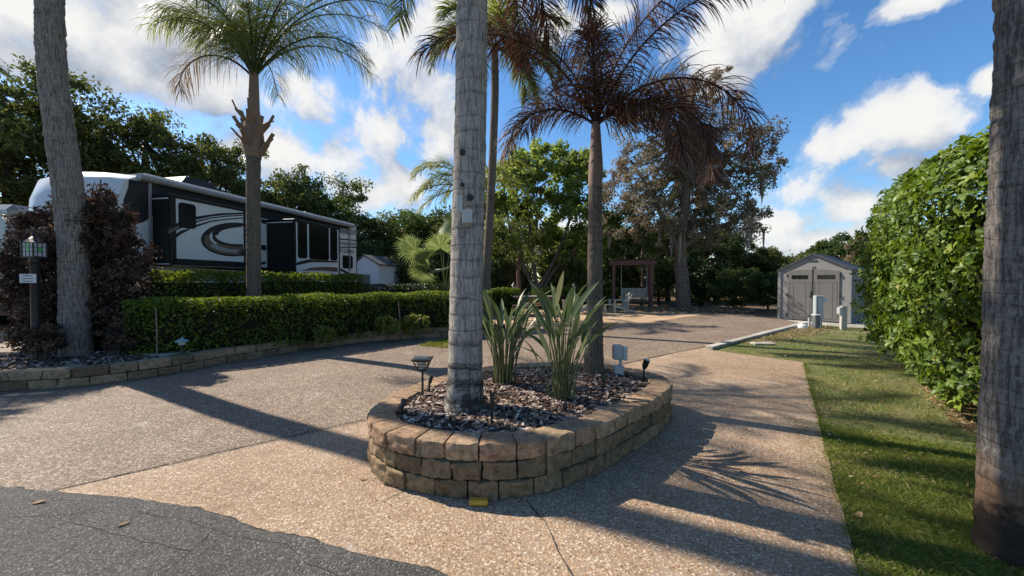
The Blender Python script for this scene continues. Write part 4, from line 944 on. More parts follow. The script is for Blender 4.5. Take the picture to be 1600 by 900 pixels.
tree(965, 340, 27, 62, 'dark tree with thin trunk behind the swing frame', 'oak', .17, T, base_frac=.05, trunk_r=.14)
tree(1045, 335, 28, 60, 'dark dense tree directly behind the mossy oak trunk', 'oak', .17, T, base_frac=.03, trunk_r=.16)
tree(1120, 350, 29, 55, 'dark tree just right of the mossy oak trunk', 'oak', .17, T, base_frac=.03, trunk_r=.16)
tree(775, 345, 29, 48, 'shadowy tree behind the thin palm, left of the bright green tree', 'oak', .17, T, base_frac=.03, trunk_r=.16)
tree(900, 345, 31, 60, 'olive tree low behind the right half of the bright green tree', 'olive', .18, T, base_frac=.03, trunk_r=.16)
tree(1190, 385, 29, 42, 'dense dark green tree left of the grey shed', 'oak', .18, T, base_frac=.05, trunk_r=.16, nclump=110)
tree(1240, 396, 33, 48, 'light olive tree peeking over the left slope of the grey shed roof', 'olive', .2, T, base_frac=.05, trunk_r=.16)
tree(1300, 368, 31, 50, 'mid green tree behind the right slope of the grey shed roof', 'midgreen', .2, T, base_frac=.05, trunk_r=.18)
tree(1352, 352, 26, 34, 'reddish brown sparse tree between the grey shed and the tall hedge', 'russet', .18, T, base_frac=.05, trunk_r=.15, nclump=70)
tree(1142, 395, 33, 40, 'olive tree low beyond the right side of the mossy oak', 'olive', .2, T, base_frac=.05, trunk_r=.15)
# thin trunks seen among the dark woods
for px, d, lab, r_ in ((1003, 22.5, 'thin grey tree trunk seen through the swing frame', .11), (809, 18.5, 'thin red brown trunk beside the lantern post left of the table', .12)):
    t = thing('sapling_tree', lab, 'tree', base_pt(px, d, 0)); X = t.location.x
    tb = MB(); tb.tube(spline([(X, d, -.05), (X + .05, d, 1.2 if px < 900 else 2), (X + .02, d, 2 if px < 900 else 4), (X + .1, d, 2.9 if px < 900 else 6)], 4), [r_ * (1 - .04 * i) for i in range(13)], 8, jit=.15); tb.build('trunk', M['bark_tree'] if px > 900 else M['redwood'], t)
    mb, _ = crown([((X, d + .3, 3.6 if px < 900 else 5.8), (1.3, 1.2, 1.4))], 26, 70, .45, .16); mb.build('crown', M['oak'], t)
# dark far woodland that reads as one mass, well behind
mb = MB()
k = 1500; a = rng.uniform(-1.12, 1.12, k); dd = rng.uniform(38, 52, k); X = np.tan(a) * dd; Hh = 4.2 + 2.0 * np.sin(a * 9) + 1.3 * np.sin(a * 23 + 1) + 5.0 * np.clip(-a - .25, 0, 1) * 3 ; Z = rng.random(k) * np.clip(Hh, 3, 14)
C = np.stack([X, dd, Z], 1)[:, None, :] + inball(k * 42, .4).reshape(k, 42, 3) * 1.5
leaves(mb, C.reshape(-1, 3), .5, rnd=np.repeat(rng.random(k), 42) * .6 + rng.random(k * 42) * .4)
o = mb.build('far_woods', M['oak']); o['kind'] = 'stuff'; o['label'] = 'dark far woodland closing the view behind the lot'

# understorey shrubs along the back
S = 'shrubs along the back of the lot'
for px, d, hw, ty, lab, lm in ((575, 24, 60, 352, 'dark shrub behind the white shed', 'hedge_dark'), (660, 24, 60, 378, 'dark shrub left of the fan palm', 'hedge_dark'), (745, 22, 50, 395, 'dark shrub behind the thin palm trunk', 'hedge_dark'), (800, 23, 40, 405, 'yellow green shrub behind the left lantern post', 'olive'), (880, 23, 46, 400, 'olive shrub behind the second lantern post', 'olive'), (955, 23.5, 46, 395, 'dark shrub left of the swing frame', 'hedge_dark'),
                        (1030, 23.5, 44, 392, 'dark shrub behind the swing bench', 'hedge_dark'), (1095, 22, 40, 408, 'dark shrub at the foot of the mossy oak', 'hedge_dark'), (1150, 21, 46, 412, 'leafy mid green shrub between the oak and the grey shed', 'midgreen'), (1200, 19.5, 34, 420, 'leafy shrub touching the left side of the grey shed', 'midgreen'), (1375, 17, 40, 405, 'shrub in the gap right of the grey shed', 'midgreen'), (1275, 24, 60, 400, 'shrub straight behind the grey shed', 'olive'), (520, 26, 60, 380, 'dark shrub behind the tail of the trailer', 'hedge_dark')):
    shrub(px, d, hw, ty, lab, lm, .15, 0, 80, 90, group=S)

# ================================================================== HEDGES
hp = [(-6.75, 7.0), (-5.9, 7.15), (-5.2, 7.75), (-4.4, 8.65), (-3.3, 9.95), (-2.0, 10.45), (-.75, 10.9)]
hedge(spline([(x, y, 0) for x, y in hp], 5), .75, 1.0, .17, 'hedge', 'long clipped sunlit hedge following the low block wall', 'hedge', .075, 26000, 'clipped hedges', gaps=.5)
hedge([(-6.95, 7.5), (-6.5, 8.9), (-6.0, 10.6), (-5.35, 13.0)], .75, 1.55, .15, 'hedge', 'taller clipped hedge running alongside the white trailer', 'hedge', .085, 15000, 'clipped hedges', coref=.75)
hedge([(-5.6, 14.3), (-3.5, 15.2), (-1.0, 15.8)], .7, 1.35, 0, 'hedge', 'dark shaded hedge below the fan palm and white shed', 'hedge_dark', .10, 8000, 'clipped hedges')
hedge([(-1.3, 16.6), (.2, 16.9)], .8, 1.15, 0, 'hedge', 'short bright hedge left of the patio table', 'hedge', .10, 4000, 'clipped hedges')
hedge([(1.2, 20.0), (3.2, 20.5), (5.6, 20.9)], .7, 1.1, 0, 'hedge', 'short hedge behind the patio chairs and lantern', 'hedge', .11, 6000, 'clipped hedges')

# tall viburnum at right
vb = thing('viburnum_hedge', 'tall glossy green broadleaf hedge standing between the lawn and the right palm trunk', 'hedge', (5.6, 5.6, 0))
def big_leaves(n):
    # rounded block: spine from near to far, leaves in whorls on twig tips
    A, B = np.array((5.4, 3.2)), np.array((8.1, 7.3)); Lx = np.linalg.norm(B - A); t = (B - A) / Lx; nn = np.array((-t[1], t[0]))
    k = n; u = rng.random(k); th = rng.uniform(-.12, np.pi * 1.02, k)     # around the section from the left side over the top
    s = rng.uniform(-.08, 1.08, k)
    hw, hh = 1.15, 1.72; sup = 2 / 3.2
    cx = np.sign(np.cos(th)) * np.abs(np.cos(th)) ** sup * hw; cz = np.sign(np.sin(th)) * np.abs(np.sin(th)) ** sup * hh
    endr = 1 - np.clip((np.abs(s - .5) - .36) / .25, 0, 1) ** 2 * .5
    dep = rng.random(k) ** 2.2 * .5
    zc = 1.52 + .34 * np.clip(s - .1, 0, .6)
    lump = np.array([noise.noise(Vector((a * 4.1, b * 1.6, 2.0))) for a, b in zip(s, th)]) * .20 + np.array([noise.noise(Vector((a * 11., b * 5., 7.0))) for a, b in zip(s, th)]) * .11
    f = (endr - dep / 1.2 + lump)
    lat = cx * f; low = rng.random(k) < .34
    zz = np.where(low, rng.uniform(-1.42, .5, k), cz * (f * .5 + .5) * 1.0)
    lat = np.where(low, (1 if True else 0) * hw * endr * (1 - dep / 1.1 + lump) * np.where(zz < -.7, 1 - (-.7 - zz) * .12, 1), lat)
    right = low & (rng.random(k) < .22); lat = np.where(right, -lat, lat)
    cap = rng.random(k) < .10; s = np.where(cap, np.where(rng.random(k) < .7, -.10 + .07 * rng.random(k), 1.03 + .06 * rng.random(k)), s); lat = np.where(cap, rng.uniform(-.85, .85, k), lat); zz = np.where(cap, rng.uniform(-1.4, 1.1, k), zz)
    xy = A[None] + t[None] * (s * Lx)[:, None] + nn[None] * lat[:, None]
    C = np.stack([xy[:, 0], xy[:, 1], zc + zz], 1); C[:, 2] = np.maximum(C[:, 2], .05 + .15 * rng.random(k))
    out = np.stack([nn[0] * np.cos(th), nn[1] * np.cos(th), np.sin(th)], 1); out[low] = np.array((nn[0], nn[1], .15)); out[right] = np.array((-nn[0], -nn[1], .15)); out[cap] = np.array((-t[0], -t[1], .2)); return C, out
C, out = big_leaves(6000)
mb = MB(); k = len(C); per = 6
ax = out + rdir(k) * .6; ax /= np.linalg.norm(ax, axis=1, keepdims=True)
ref = rdir(k); e1 = np.cross(ax, ref); e1 /= np.linalg.norm(e1, axis=1, keepdims=True); e2 = np.cross(ax, e1); tone = rng.random(k)
for j in range(per):
    a = 2 * np.pi * j / per + rng.uniform(-.4, .4, k); d = e1 * np.cos(a)[:, None] + e2 * np.sin(a)[:, None] + ax * rng.uniform(.15, .9, k)[:, None]; d[:, 2] -= .12; d /= np.linalg.norm(d, axis=1, keepdims=True)
    nrm_ = ax - d * (ax * d).sum(1, keepdims=True); nrm_ /= np.linalg.norm(nrm_, axis=1, keepdims=True) + 1e-9; bb = np.cross(nrm_, d); ln = rng.uniform(.06, .118, k)[:, None]; wv = ln * .25
    o_ = C + ax * rng.uniform(-.05, .03, k)[:, None]
    q0 = o_; q1 = o_ + d * ln * .40; q2 = o_ + d * ln * .78 - nrm_ * ln * .07; q3 = o_ + d * ln - nrm_ * ln * .17
    l1, r1 = q1 + bb * wv + nrm_ * ln * .07, q1 - bb * wv + nrm_ * ln * .07; l2, r2 = q2 + bb * wv * .85 + nrm_ * ln * .05, q2 - bb * wv * .85 + nrm_ * ln * .05
    V = np.stack([q0, l1, q1, r1, l2, q2, r2, q3], 1).reshape(-1, 3); o0 = np.arange(k)[:, None] * 8; rr = np.clip(tone * .6 + rng.random(k) * .4, 0, 1)
    mb.v.append(V)
    tri = np.concatenate([o0 + np.array([[0, 2, 1]]), o0 + np.array([[0, 3, 2]]), o0 + np.array([[4, 5, 7]]), o0 + np.array([[5, 6, 7]])]); qd = np.concatenate([o0 + np.array([[1, 2, 5, 4]]), o0 + np.array([[2, 3, 6, 5]])])
    for FF in (tri, qd): mb.f.append((FF + mb.n).reshape(-1)); mb.sz.append(np.full(len(FF), FF.shape[1])); mb.r.append(np.tile(rr, len(FF) // k)); mb.sm.append(np.zeros(len(FF), bool))
    mb.n += len(V)
mb.build('foliage', M['bigleaf'], vb)
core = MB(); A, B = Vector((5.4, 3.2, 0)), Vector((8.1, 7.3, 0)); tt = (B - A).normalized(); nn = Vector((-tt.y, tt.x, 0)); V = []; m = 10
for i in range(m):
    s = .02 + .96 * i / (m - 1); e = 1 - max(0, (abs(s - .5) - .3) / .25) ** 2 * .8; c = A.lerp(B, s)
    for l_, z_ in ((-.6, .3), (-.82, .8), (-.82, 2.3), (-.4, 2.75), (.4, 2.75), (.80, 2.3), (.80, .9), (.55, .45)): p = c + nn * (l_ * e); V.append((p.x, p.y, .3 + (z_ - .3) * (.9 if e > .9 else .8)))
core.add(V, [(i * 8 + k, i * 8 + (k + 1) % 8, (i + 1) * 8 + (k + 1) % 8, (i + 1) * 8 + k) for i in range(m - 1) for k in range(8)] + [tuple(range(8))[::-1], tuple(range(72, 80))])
core.build('shade_core', M['hedge_core'], vb)  # closed hull coloured as the dark shade inside the viburnum
tb = MB()
for i in range(16):
    s = rnd(.0, .95); c = A.lerp(B, s) + nn * rnd(-.2, .5); tb.tube([(c.x, c.y, -.05), (c.x + rnd(-.1, .1), c.y, .35), (c.x + rnd(-.25, .25), c.y + rnd(-.2, .2), 1.0)], [.03, .026, .02], 6)
tb.build('stem', M['bark_dark'], vb)

# ================================================================== dead bushes at left
db = thing('dead_bush', 'big rounded bush of dead brown leaves in front of the trailer nose', 'bush', base_pt(120, 7.15, .1))
bx = db.location.x
BY = 7.15
lob = [((bx, BY, 1.7), (1.22, .55, 1.4)), ((bx - .7, BY, 1.3), (.7, .5, 1.2)), ((bx + .68, BY, 1.5), (.66, .5, 1.35)), ((bx + .1, BY, .75), (1.0, .5, .6)), ((bx + .1, BY, 2.45), (.9, .5, .72)), ((bx + .5, BY, 2.5), (.56, .45, .66))]
mb, cl = crown(lob, 560, 62, .18, .085, .9, .5, .5); mb.build('foliage', M['deadleaf'], db)
tb = MB()
for i in range(90):
    e = Vector(cl[random.randrange(len(cl))]); tip = e + (e - Vector((bx, BY, 1.2))).normalized() * rnd(.05, .5); tb.tube(spline([(bx + rnd(-.35, .35), BY + rnd(-.2, .2), .1), (bx + (e.x - bx) * .45, BY, .9), e, tip], 3), [.03, .026, .022, .02, .017, .014, .012, .009, .006, .004], 5, cap=False)
tb.build('stem', M['bark_dark'], db)
for px, py, d, hw, H, lab in ((65, 553, 6.25, 26, .62, 'small withered brown shrub left of the leaning palm foot'), (180, 546, 6.6, 24, .55, 'small withered brown shrub right of the leaning palm foot')):
    X = (px - 800) / F * d; r_ = hw / F * d; t = thing('dead_shrub', lab, 'shrub', (X, d, .17), 'withered shrubs')
    mb, cl = crown([((X, d, .17 + H * .6), (r_, r_ * .8, H * .42))], 46, 44, .075, .065, 1, .3, .5); mb.build('foliage', M['deadleaf'], t)
    tb = MB()
    for i in range(12): e = Vector(cl[random.randrange(len(cl))]); tb.tube([(X + rnd(-.03, .03), d, .15), ((X + e.x) / 2, d, .17 + H * .3), e], [.014, .01, .004], 5)
    tb.build('stem', M['bark_dark'], t)

# ================================================================== bird of paradise clumps in the planter
def strelitzia(px, d, label, n, hmax, seed, spread):
    random.seed(seed); X = (px - 800) / F * d; z0 = .36; t = thing('bird_of_paradise', label, 'plant', (X, d, z0), 'bird of paradise clumps in the planter')
    st = MB(); lv = MB()
    for i in range(n):
        a = rnd(0, 6.283); r0 = rnd(0, .11); ln = hmax * rnd(.45, 1.0); lean = rnd(.05, spread) * (1.2 if i % 5 == 0 else 1)
        d0 = Vector((math.cos(a), math.sin(a) * .8, 0)); p0 = Vector((X, d, z0 - .03)) + d0 * r0; hS = ln * rnd(.66, .84)
        p1 = p0 + d0 * (lean * hS * .35) + Vector((0, 0, hS * .6)); p2 = p0 + d0 * (lean * hS) + Vector((0, 0, hS))
        sp = spline([p0, p1, p2], 4); st.tube(sp, [.0075 - .0004 * k for k in range(len(sp))], 6, rnd(0.15, 1))
        tgd = (p2 - p1).normalized(); tgd = (tgd + d0 * rnd(.0, .35) + Vector((rnd(-.38, .38), rnd(-.38, .38), rnd(-.1, .3)))).normalized(); L_ = rnd(.2, .40) * (hmax / 1.0); W = L_ * rnd(.05, .085)
        sd_ = tgd.cross(Vector((rnd(-1, 1), rnd(-1, 1), .4))).normalized(); up = sd_.cross(tgd); K = 6; q = p2.copy(); rows = []; dirn = tgd.copy(); fold = rnd(.2, .8)
        for k in range(K + 1):
            f = k / K; w_ = W * (math.sin(math.pi * min(1, .10 + f * .9)) ** .8) * (1 if f < 1 else 0); rows.append((q + sd_ * w_ + up * w_ * fold, q.copy(), q - sd_ * w_ + up * w_ * fold)); q = q + dirn * (L_ / K); dirn = (dirn + d0 * .07 + Vector((0, 0, -.06 * (1 + lean)))).normalized()
        V = [tuple(v) for rw in rows for v in rw]; lv.add(V, [(3 * k + j, 3 * k + j + 1, 3 * k + j + 4, 3 * k + j + 3) for k in range(K) for j in (0, 1)], rnd(0, .95), True)
    for i in range(14):   # dry sheaths round the foot
        a = rnd(0, 6.283); p0 = Vector((X + math.cos(a) * .1, d + math.sin(a) * .1, z0 - .02)); st.tube([p0, p0 + Vector((math.cos(a) * .03, math.sin(a) * .03, rnd(.08, .2)))], [.012, .004], 5, rnd(0, .12))
    lv.build('leaf_blades', M['strel'], t); st.build('stalks', M['strel_stem'], t)
strelitzia(788, 4.1, 'upright clump of strappy grey green leaves just right of the thick ringed trunk', 58, 1.08, 5, .24)
strelitzia(878, 3.6, 'sprawling clump of strappy grey green leaves in front of the brown palm', 44, 1.2, 9, .34)
random.seed(77)
# ================================================================== white trailer (fifth wheel)
RX, RY = -7.1, 17.6
def U(s, w_, z): return (RX - .191 * s + .981 * w_, RY - .981 * s - .191 * w_, z)
def rvq(px, py, w_=0.0):
    d = ray(px, py); k = d.x / d.y; s = (k * (RY - .191 * w_) - RX - .981 * w_) / (k * .981 - .191)
    Y = RY - .981 * s - .191 * w_; return s, CAMZ + d.z / d.y * Y
def z2(zx, zy): return 200 + zx / 3.636, 260 + zy / 3.636
rv = thing('travel_trailer', 'long white fifth wheel trailer with black slide outs and dark swoosh graphics', 'trailer', U(4.5, 0, 0))
def decal(poly, w_, mat, name='graphic', parent=None, lift=.004, th=.003):
    """flat lettering or paint film on the side wall: poly of (s, z)"""
    mb = MB(); n = len(poly); V = [U(s, w_ + lift + th, z) for s, z in poly] + [U(s, w_ + lift - th, z) for s, z in poly]
    a = sum(poly[i][0] * poly[(i + 1) % n][1] - poly[(i + 1) % n][0] * poly[i][1] for i in range(n))
    top = tuple(range(n)) if a < 0 else tuple(range(n))[::-1]
    mb.add(V, [top] + [(i, (i + 1) % n, n + (i + 1) % n, n + i) for i in range(n)]); return mb.build(name, M[mat], parent or rv)
def zpoly(pts, w_): return [rvq(*z2(x, y), w_) for x, y in pts]
def rbox(mb, s0, s1, w0, w1, z0, z1, bev=0.0): mb.box(((s0 + s1) / 2, (w0 + w1) / 2, (z0 + z1) / 2), (abs(s1 - s0), abs(w1 - w0), abs(z1 - z0)), U, bev=bev)
ZT = 4.02
# body with rounded nose: sections across the width so that the nose bulges
mb = MB(); prof = [(0, .85), (0, ZT - .08), (.06, ZT), (8.4, ZT), (8.75, ZT - .05), (9.0, ZT - .25), (9.12, ZT - .7), (9.15, 2.6), (9.05, 1.95), (8.85, 1.75), (7.3, 1.7), (7.1, .85)]
ws = np.linspace(0, -2.5, 11); V = []
for w_ in ws:
    b_ = 1 - ((w_ + 1.25) / 1.25) ** 2
    for s, z in prof: V.append(U(s + (.55 * b_ * max(0, (s - 7.6) / 1.5) if s > 7.6 else 0), w_, z - (0.05 * (1 - b_) ** 3 if z > 3.9 else 0)))
m = len(prof); mb.add(V, [(i * m + k, (i + 1) * m + k, (i + 1) * m + (k + 1) % m, i * m + (k + 1) % m) for i in range(10) for k in range(m)], .5, True); mb.add(V[:m], [tuple(range(m))]); mb.add(V[-m:], [tuple(range(m))[::-1]])
mb.build('body', M['rv_white'], rv)
mb = MB(); rbox(mb, .05, 8.5, -2.44, -.06, ZT + .002, ZT + .05); mb.build('roof', M['rv_roof'], rv)
mb = MB(); rbox(mb, .6, 6.8, -2.3, -.2, .55, .84); mb.build('chassis', M['rv_black'], rv)
for s in (2.2, 3.2):
    for w_ in (-.25, -2.25):
        mb = MB(); c = U(s, w_, .36); a = Vector(U(s, w_ - .12, .36)); b2 = Vector(U(s, w_ + .12, .36)); mb.tube([a, a.lerp(b2, .1), a.lerp(b2, .9), b2], [.3, .36, .36, .3], 20); wh = mb.build('wheel', M['tyre'], rv)
        mb = MB(); mb.tube([a - (b2 - a) * .02, b2 + (b2 - a) * .02], [.2, .2], 16); mb.build('rim', M['rv_grey'], wh)
for s in (6.9, .5): mb = MB(); rbox(mb, s - .05, s + .05, -.3, -.2, 0, .9); mb.build('landing_leg', M['rv_black'], rv)
# roof units
for s0, s1, z1, w0, w1 in ((6.35, 7.5, .33, -1.5, -.35), (1.6, 2.4, .28, -1.6, -.8)):
    mb = MB(); mb.add([U(s0, w0, ZT + .05), U(s1, w0, ZT + .05), U(s1, w1, ZT + .05), U(s0, w1, ZT + .05), U(s0 + .12, w0 + .1, ZT + z1), U(s1 - .25, w0 + .1, ZT + z1), U(s1 - .25, w1 - .1, ZT + z1), U(s0 + .12, w1 - .1, ZT + z1)], [(0, 3, 2, 1), (4, 5, 6, 7), (0, 1, 5, 4), (1, 2, 6, 5), (2, 3, 7, 6), (3, 0, 4, 7)]); mb.build('air_conditioner', M['rv_dark'], rv)
mb = MB(); rbox(mb, 4.7, 5.2, -1.3, -.8, ZT + .05, ZT + .16, .02); mb.build('roof_hatch', M['rv_roof'], rv)
for s_ in (8.3, 8.0, 7.7): mb = MB(); mb.box((s_, .03, ZT - .05), (.06, .03, .03), U); mb.build('marker_light', M['yellow'], rv)
for s_ in (4.15, 1.25): mb = MB(); rbox(mb, s_ - .06, s_ + .06, 0, .03, 1.2, 1.45, .005); mb.build('side_vent', M['rv_grey'], rv)
for s_ in (8.5, .6): mb = MB(); mb.bar(U(s_, .04, ZT - .15), U(s_, .04, 1.9), .05, .04); mb.build('awning_arm', M['rv_grey'], rv)
# awning housing along the roof edge and black band under it
mb = MB(); a, b2 = Vector(U(8.75, .07, ZT - .10)), Vector(U(.35, .07, ZT - .10)); mb.tube([a, b2], [.085, .085], 12); mb.build('awning', M['rv_grey'], rv)
w1_, w2_ = .55, 1.04
sA, _ = rvq(268, 350, w1_); sB, _ = rvq(384, 350, w1_)
sC, _ = rvq(460, 350, w2_); sD, _ = rvq(530.5, 350, w2_)
decal([(8.95, 3.35), (8.9, 3.82), (8.2, 3.85), (.5, 3.85), (.5, 3.56), (8.2, 3.48)], 0, 'rv_black', 'upper_band')
decal([(9.0, 2.05), (9.0, 1.9), (.0, 1.55), (.0, 1.75)], 0, 'rv_black', 'lower_band')
def slide(s0, s1, w_, zb, zt, name):
    mb = MB(); rbox(mb, s0, s1, .0, w_, zb, zt, .02); o = mb.build(name, M['rv_white'], rv); o['label'] = 'slide out room'
    mb = MB(); rbox(mb, s0 + .003, s0 + .02, .02, w_ - .0, zb - .02, zt + .02); rbox(mb, s0 + .0205, s0 + .03, .05, w_ - .05, zb + .05, zt - .05); mb.build('end_panel', M['rv_black'], o)
    for z_ in (zt - .035, zb + .035): mb = MB(); rbox(mb, s0 + .032, s0 + .045, .04, w_ - .04, z_ - .015, z_ + .015); mb.build('trim_strip', M['chrome'], o)
    mb = MB(); rbox(mb, s1 - .02, s0 + .04, .0, w_ + .03, zt + .003, zt + .07, .01); mb.build('slide_topper', M['rv_black'], o); return o
s1o = slide(sA, sB, w1_, 1.86, 3.50, 'slide_room'); s2o = slide(sC, sD, w2_, 1.2, 3.42, 'slide_room')
# slide one graphics
W = w1_
_, zb_ = rvq(268, 404, W)
decal([(sA, 2.03), (sA, 1.87), (sB, 1.87), (sB, 2.03)], W, 'rv_black', 'lower_band', s1o)
decal([(sA - .0, 3.49), (sA, 1.87), (sA - .10, 1.87), (sA - .10, 3.49)], W, 'rv_black', 'edge_trim', s1o)
decal([(sB + .0, 3.49), (sB, 1.87), (sB + .08, 1.87), (sB + .08, 3.49)], W, 'rv_black', 'edge_trim', s1o)
def rrect(p0, p1, w_, r_=.09):
    s0, z0 = p0; s1, z1 = p1; out = []
    for cx_, cz_, a0 in ((s0 - r_, z0 + r_, 0), (s0 - r_, z1 - r_, 90), (s1 + r_, z1 - r_, 180), (s1 + r_, z0 + r_, 270)):
        for k in range(5):
            a = R(a0 - 90 + k * 22.5) if False else R(-90 + a0 + k * 22.5)
            out.append((cx_ - (-math.cos(a)) * r_ * 1.0, cz_ + math.sin(a) * r_))
    return out
def window(zx0, zy0, zx1, zy1, w_, parent, frame='rv_black'):
    s0, zt = rvq(*z2(zx0, zy0), w_); s1, zt2 = rvq(*z2(zx1, zy0 + (zy1 - zy0) * .03), w_); _, zb = rvq(*z2(zx0, zy1), w_); _, zb2 = rvq(*z2(zx1, zy1), w_)
    zt_, zbm = (zt + zt2) / 2, (zb + zb2) / 2; lo, hi = min(s0, s1), max(s0, s1)
    o = decal(rrect((hi, zbm), (lo, zt_), w_), w_, frame, 'window', parent, .012, .008)
    g = decal(rrect((hi - .03, zbm + .03), (lo + .03, zt_ - .03), w_, .07), w_, 'glass', 'pane', o, .024, .003); return o
window(285, 208, 382, 352, W, s1o)
zz = lambda pts: zpoly(pts, W)
decal(zz([(228, 345), (300, 312), (385, 285), (520, 266), (655, 262), (655, 280), (560, 286), (470, 296), (385, 320), (300, 352), (228, 388)]), W, 'rv_dark', 'graphic', s1o, .0035)
decal(zz([(228, 362), (290, 335), (290, 350), (228, 385)]), W, 'rv_brown', 'graphic', s1o, .007)
decal(zz([(385, 305), (470, 285), (560, 276), (655, 272), (655, 275), (560, 279), (470, 289), (385, 310)]), W, 'rv_white', 'graphic', s1o, .0075, .001)
decal(zz([(385, 332), (470, 308), (560, 297), (655, 290), (655, 296), (560, 303), (470, 316), (385, 345)]), W, 'rv_dark', 'graphic', s1o, .0035)
decal(zz([(230, 408), (300, 365), (350, 352), (345, 362), (300, 385), (252, 425), (252, 405)]), W, 'rv_dark', 'graphic', s1o, .0035)
def ell(cx_, cy_, rx, ry, a0, a1, n=26): return [(cx_ + rx * math.cos(R(a0 + (a1 - a0) * i / n)), cy_ + ry * math.sin(R(a0 + (a1 - a0) * i / n))) for i in range(n + 1)]
# the big open C: outer arc back along the inner arc
decal(zz(ell(600, 415, 186, 96, 72, 292) + ell(625, 390, 130, 52, 285, 78)), W, 'rv_dark', 'swoosh', s1o, .0035)
decal(zz(ell(602, 420, 170, 82, 78, 200) + ell(628, 400, 148, 55, 195, 80)), W, 'rv_brown', 'swoosh', s1o, .007)
decal(zz(ell(606, 424, 150, 66, 85, 160) + ell(620, 414, 138, 58, 155, 86)), W, 'rv_grey', 'swoosh', s1o, .0095, .0012)
decal(zz(ell(612, 400, 150, 66, 140, 268) + ell(616, 402, 140, 57, 266, 142)), W, 'rv_white', 'swoosh', s1o, .0095, .0012)
decal(zz(ell(640, 385, 165, 62, 175, 268) + ell(660, 388, 150, 44, 264, 178)), W, 'rv_dark', 'swoosh', s1o, .012, .001)
# slide two windows and graphics
W = w2_; zz = lambda pts: zpoly(pts, W)
for a in ((962, 305, 1015, 522), (1027, 326, 1138, 530), (1147, 352, 1186, 534)): window(*a, W, s2o)
decal([(sC, 3.41), (sC, 1.2), (sC - .06, 1.2), (sC - .06, 3.41)], W, 'rv_black', 'edge_trim', s2o)
decal([(sD, 3.41), (sD, 1.2), (sD + .07, 1.2), (sD + .07, 3.41)], W, 'rv_black', 'edge_trim', s2o)
decal(zz([(958, 545), (1025, 528), (1190, 538), (1190, 546), (1040, 544), (958, 562)]), W, 'rv_dark', 'graphic', s2o)
decal(zz([(985, 592), (1040, 575), (1120, 570), (1190, 574), (1190, 600), (1100, 592)]), W, 'rv_brown', 'graphic', s2o)
# wall between and the tail
zz = lambda pts: zpoly(pts, 0)
for pts in ([(757, 298), (784, 303), (784, 328), (757, 322)], [(757, 446), (784, 448), (784, 478), (757, 474)], [(757, 545), (784, 540), (784, 552), (757, 560)], [(936, 455), (965, 455), (965, 478), (936, 478)]): decal(zz(pts), 0, 'rv_black', 'graphic')
decal(zz([(1196, 350), (1235, 352), (1302, 362), (1302, 388), (1260, 393), (1196, 378)]), 0, 'rv_grey', 'graphic')
decal(zz([(1196, 408), (1302, 418), (1302, 424), (1196, 416)]), 0, 'rv_dark', 'graphic')
decal(zz([(1196, 425), (1302, 435), (1302, 452), (1196, 446)]), 0, 'rv_grey', 'graphic')
decal(zz([(1200, 455), (1302, 458), (1302, 464), (1200, 462)]), 0, 'rv_dark', 'graphic')
decal(zz([(1206, 578), (1250, 602), (1302, 618), (1302, 642), (1250, 615), (1206, 592)]), 0, 'rv_dark', 'graphic')
window(1218, 506, 1275, 580, 0, rv)
s0, _ = rvq(*z2(1203, 470)); s1, _ = rvq(*z2(1283, 470)); _, zt = rvq(*z2(1240, 470)); _, zb = rvq(*z2(1240, 492))
def text_mesh(txt, shear=0.25, bold=.012):
    c = bpy.data.curves.new('lettering', 'FONT'); c.body = txt; c.shear = shear; c.offset = bold; c.extrude = 0.0; o = bpy.data.objects.new('lettering', c); col.objects.link(o)
    dg = bpy.context.evaluated_depsgraph_get(); me = bpy.data.meshes.new_from_object(o.evaluated_get(dg)); bpy.data.objects.remove(o); V = np.array([v.co[:] for v in me.vertices]); fs = [tuple(p.vertices) for p in me.polygons]; return V, fs
V, fs = text_mesh('FUZION'); mn, mx_ = V.min(0), V.max(0); Q = (V - mn) / np.where(mx_ - mn == 0, 1, mx_ - mn)
mb = MB(); mb.add([U(s0 + (s1 - s0) * q[0], .006, zb + (zt - zb) * q[1]) for q in Q], fs); mb.build('lettering', M['rv_black'], rv)
mb = MB()
for w_ in (-.5, -.9): mb.tube([U(-.12, w_, 1.0), U(-.12, w_, ZT + .15), U(.1, w_, ZT + .2)], .015, 6)
for i in range(10): mb.tube([U(-.12, -.5, 1.1 + i * .3), U(-.12, -.9, 1.1 + i * .3)], .012, 6)
mb.build('ladder', M['rv_black'], rv)
decal([(.05, ZT - .1), (.05, .9), (.0, .9), (.0, ZT - .1)], 0, 'rv_black', 'edge_trim')
# dark cap graphic on the nose side
decal([(9.02, 3.3), (8.9, 3.7), (8.55, 3.84), (8.3, 3.84), (8.3, 3.2), (8.6, 2.9), (9.0, 2.7)], 0, 'rv_dark', 'graphic', lift=.009)

# motorhome beyond the left edge
mh = thing('motorhome', 'dark motorhome with pale windscreen peeking in at the left edge behind the brown bush', 'motorhome', (-15.8, 12, 0))
mb = MB(); mb.box((-15.85, 15.0, 2.1), (2.5, 7.5, 3.3), bev=.18); mb.build('body', M['hay'], mh)
mb = MB(); mb.box((-15.85, 11.235, 3.0), (2.25, .03, 1.15), bev=.01); mb.build('windscreen', M['paleglass'], mh)
mb = MB(); mb.box((-15.85, 11.22, .8), (2.4, .08, .5), bev=.03); mb.build('bumper', M['rv_black'], mh)
for y_ in (12.8, 16.8):
    for x_ in (-14.75, -16.95): mb = MB(); mb.tube([(x_ - .13, y_, .45), (x_ + .13, y_, .45)], [.45, .45], 18); mb.build('wheel', M['tyre'], mh)

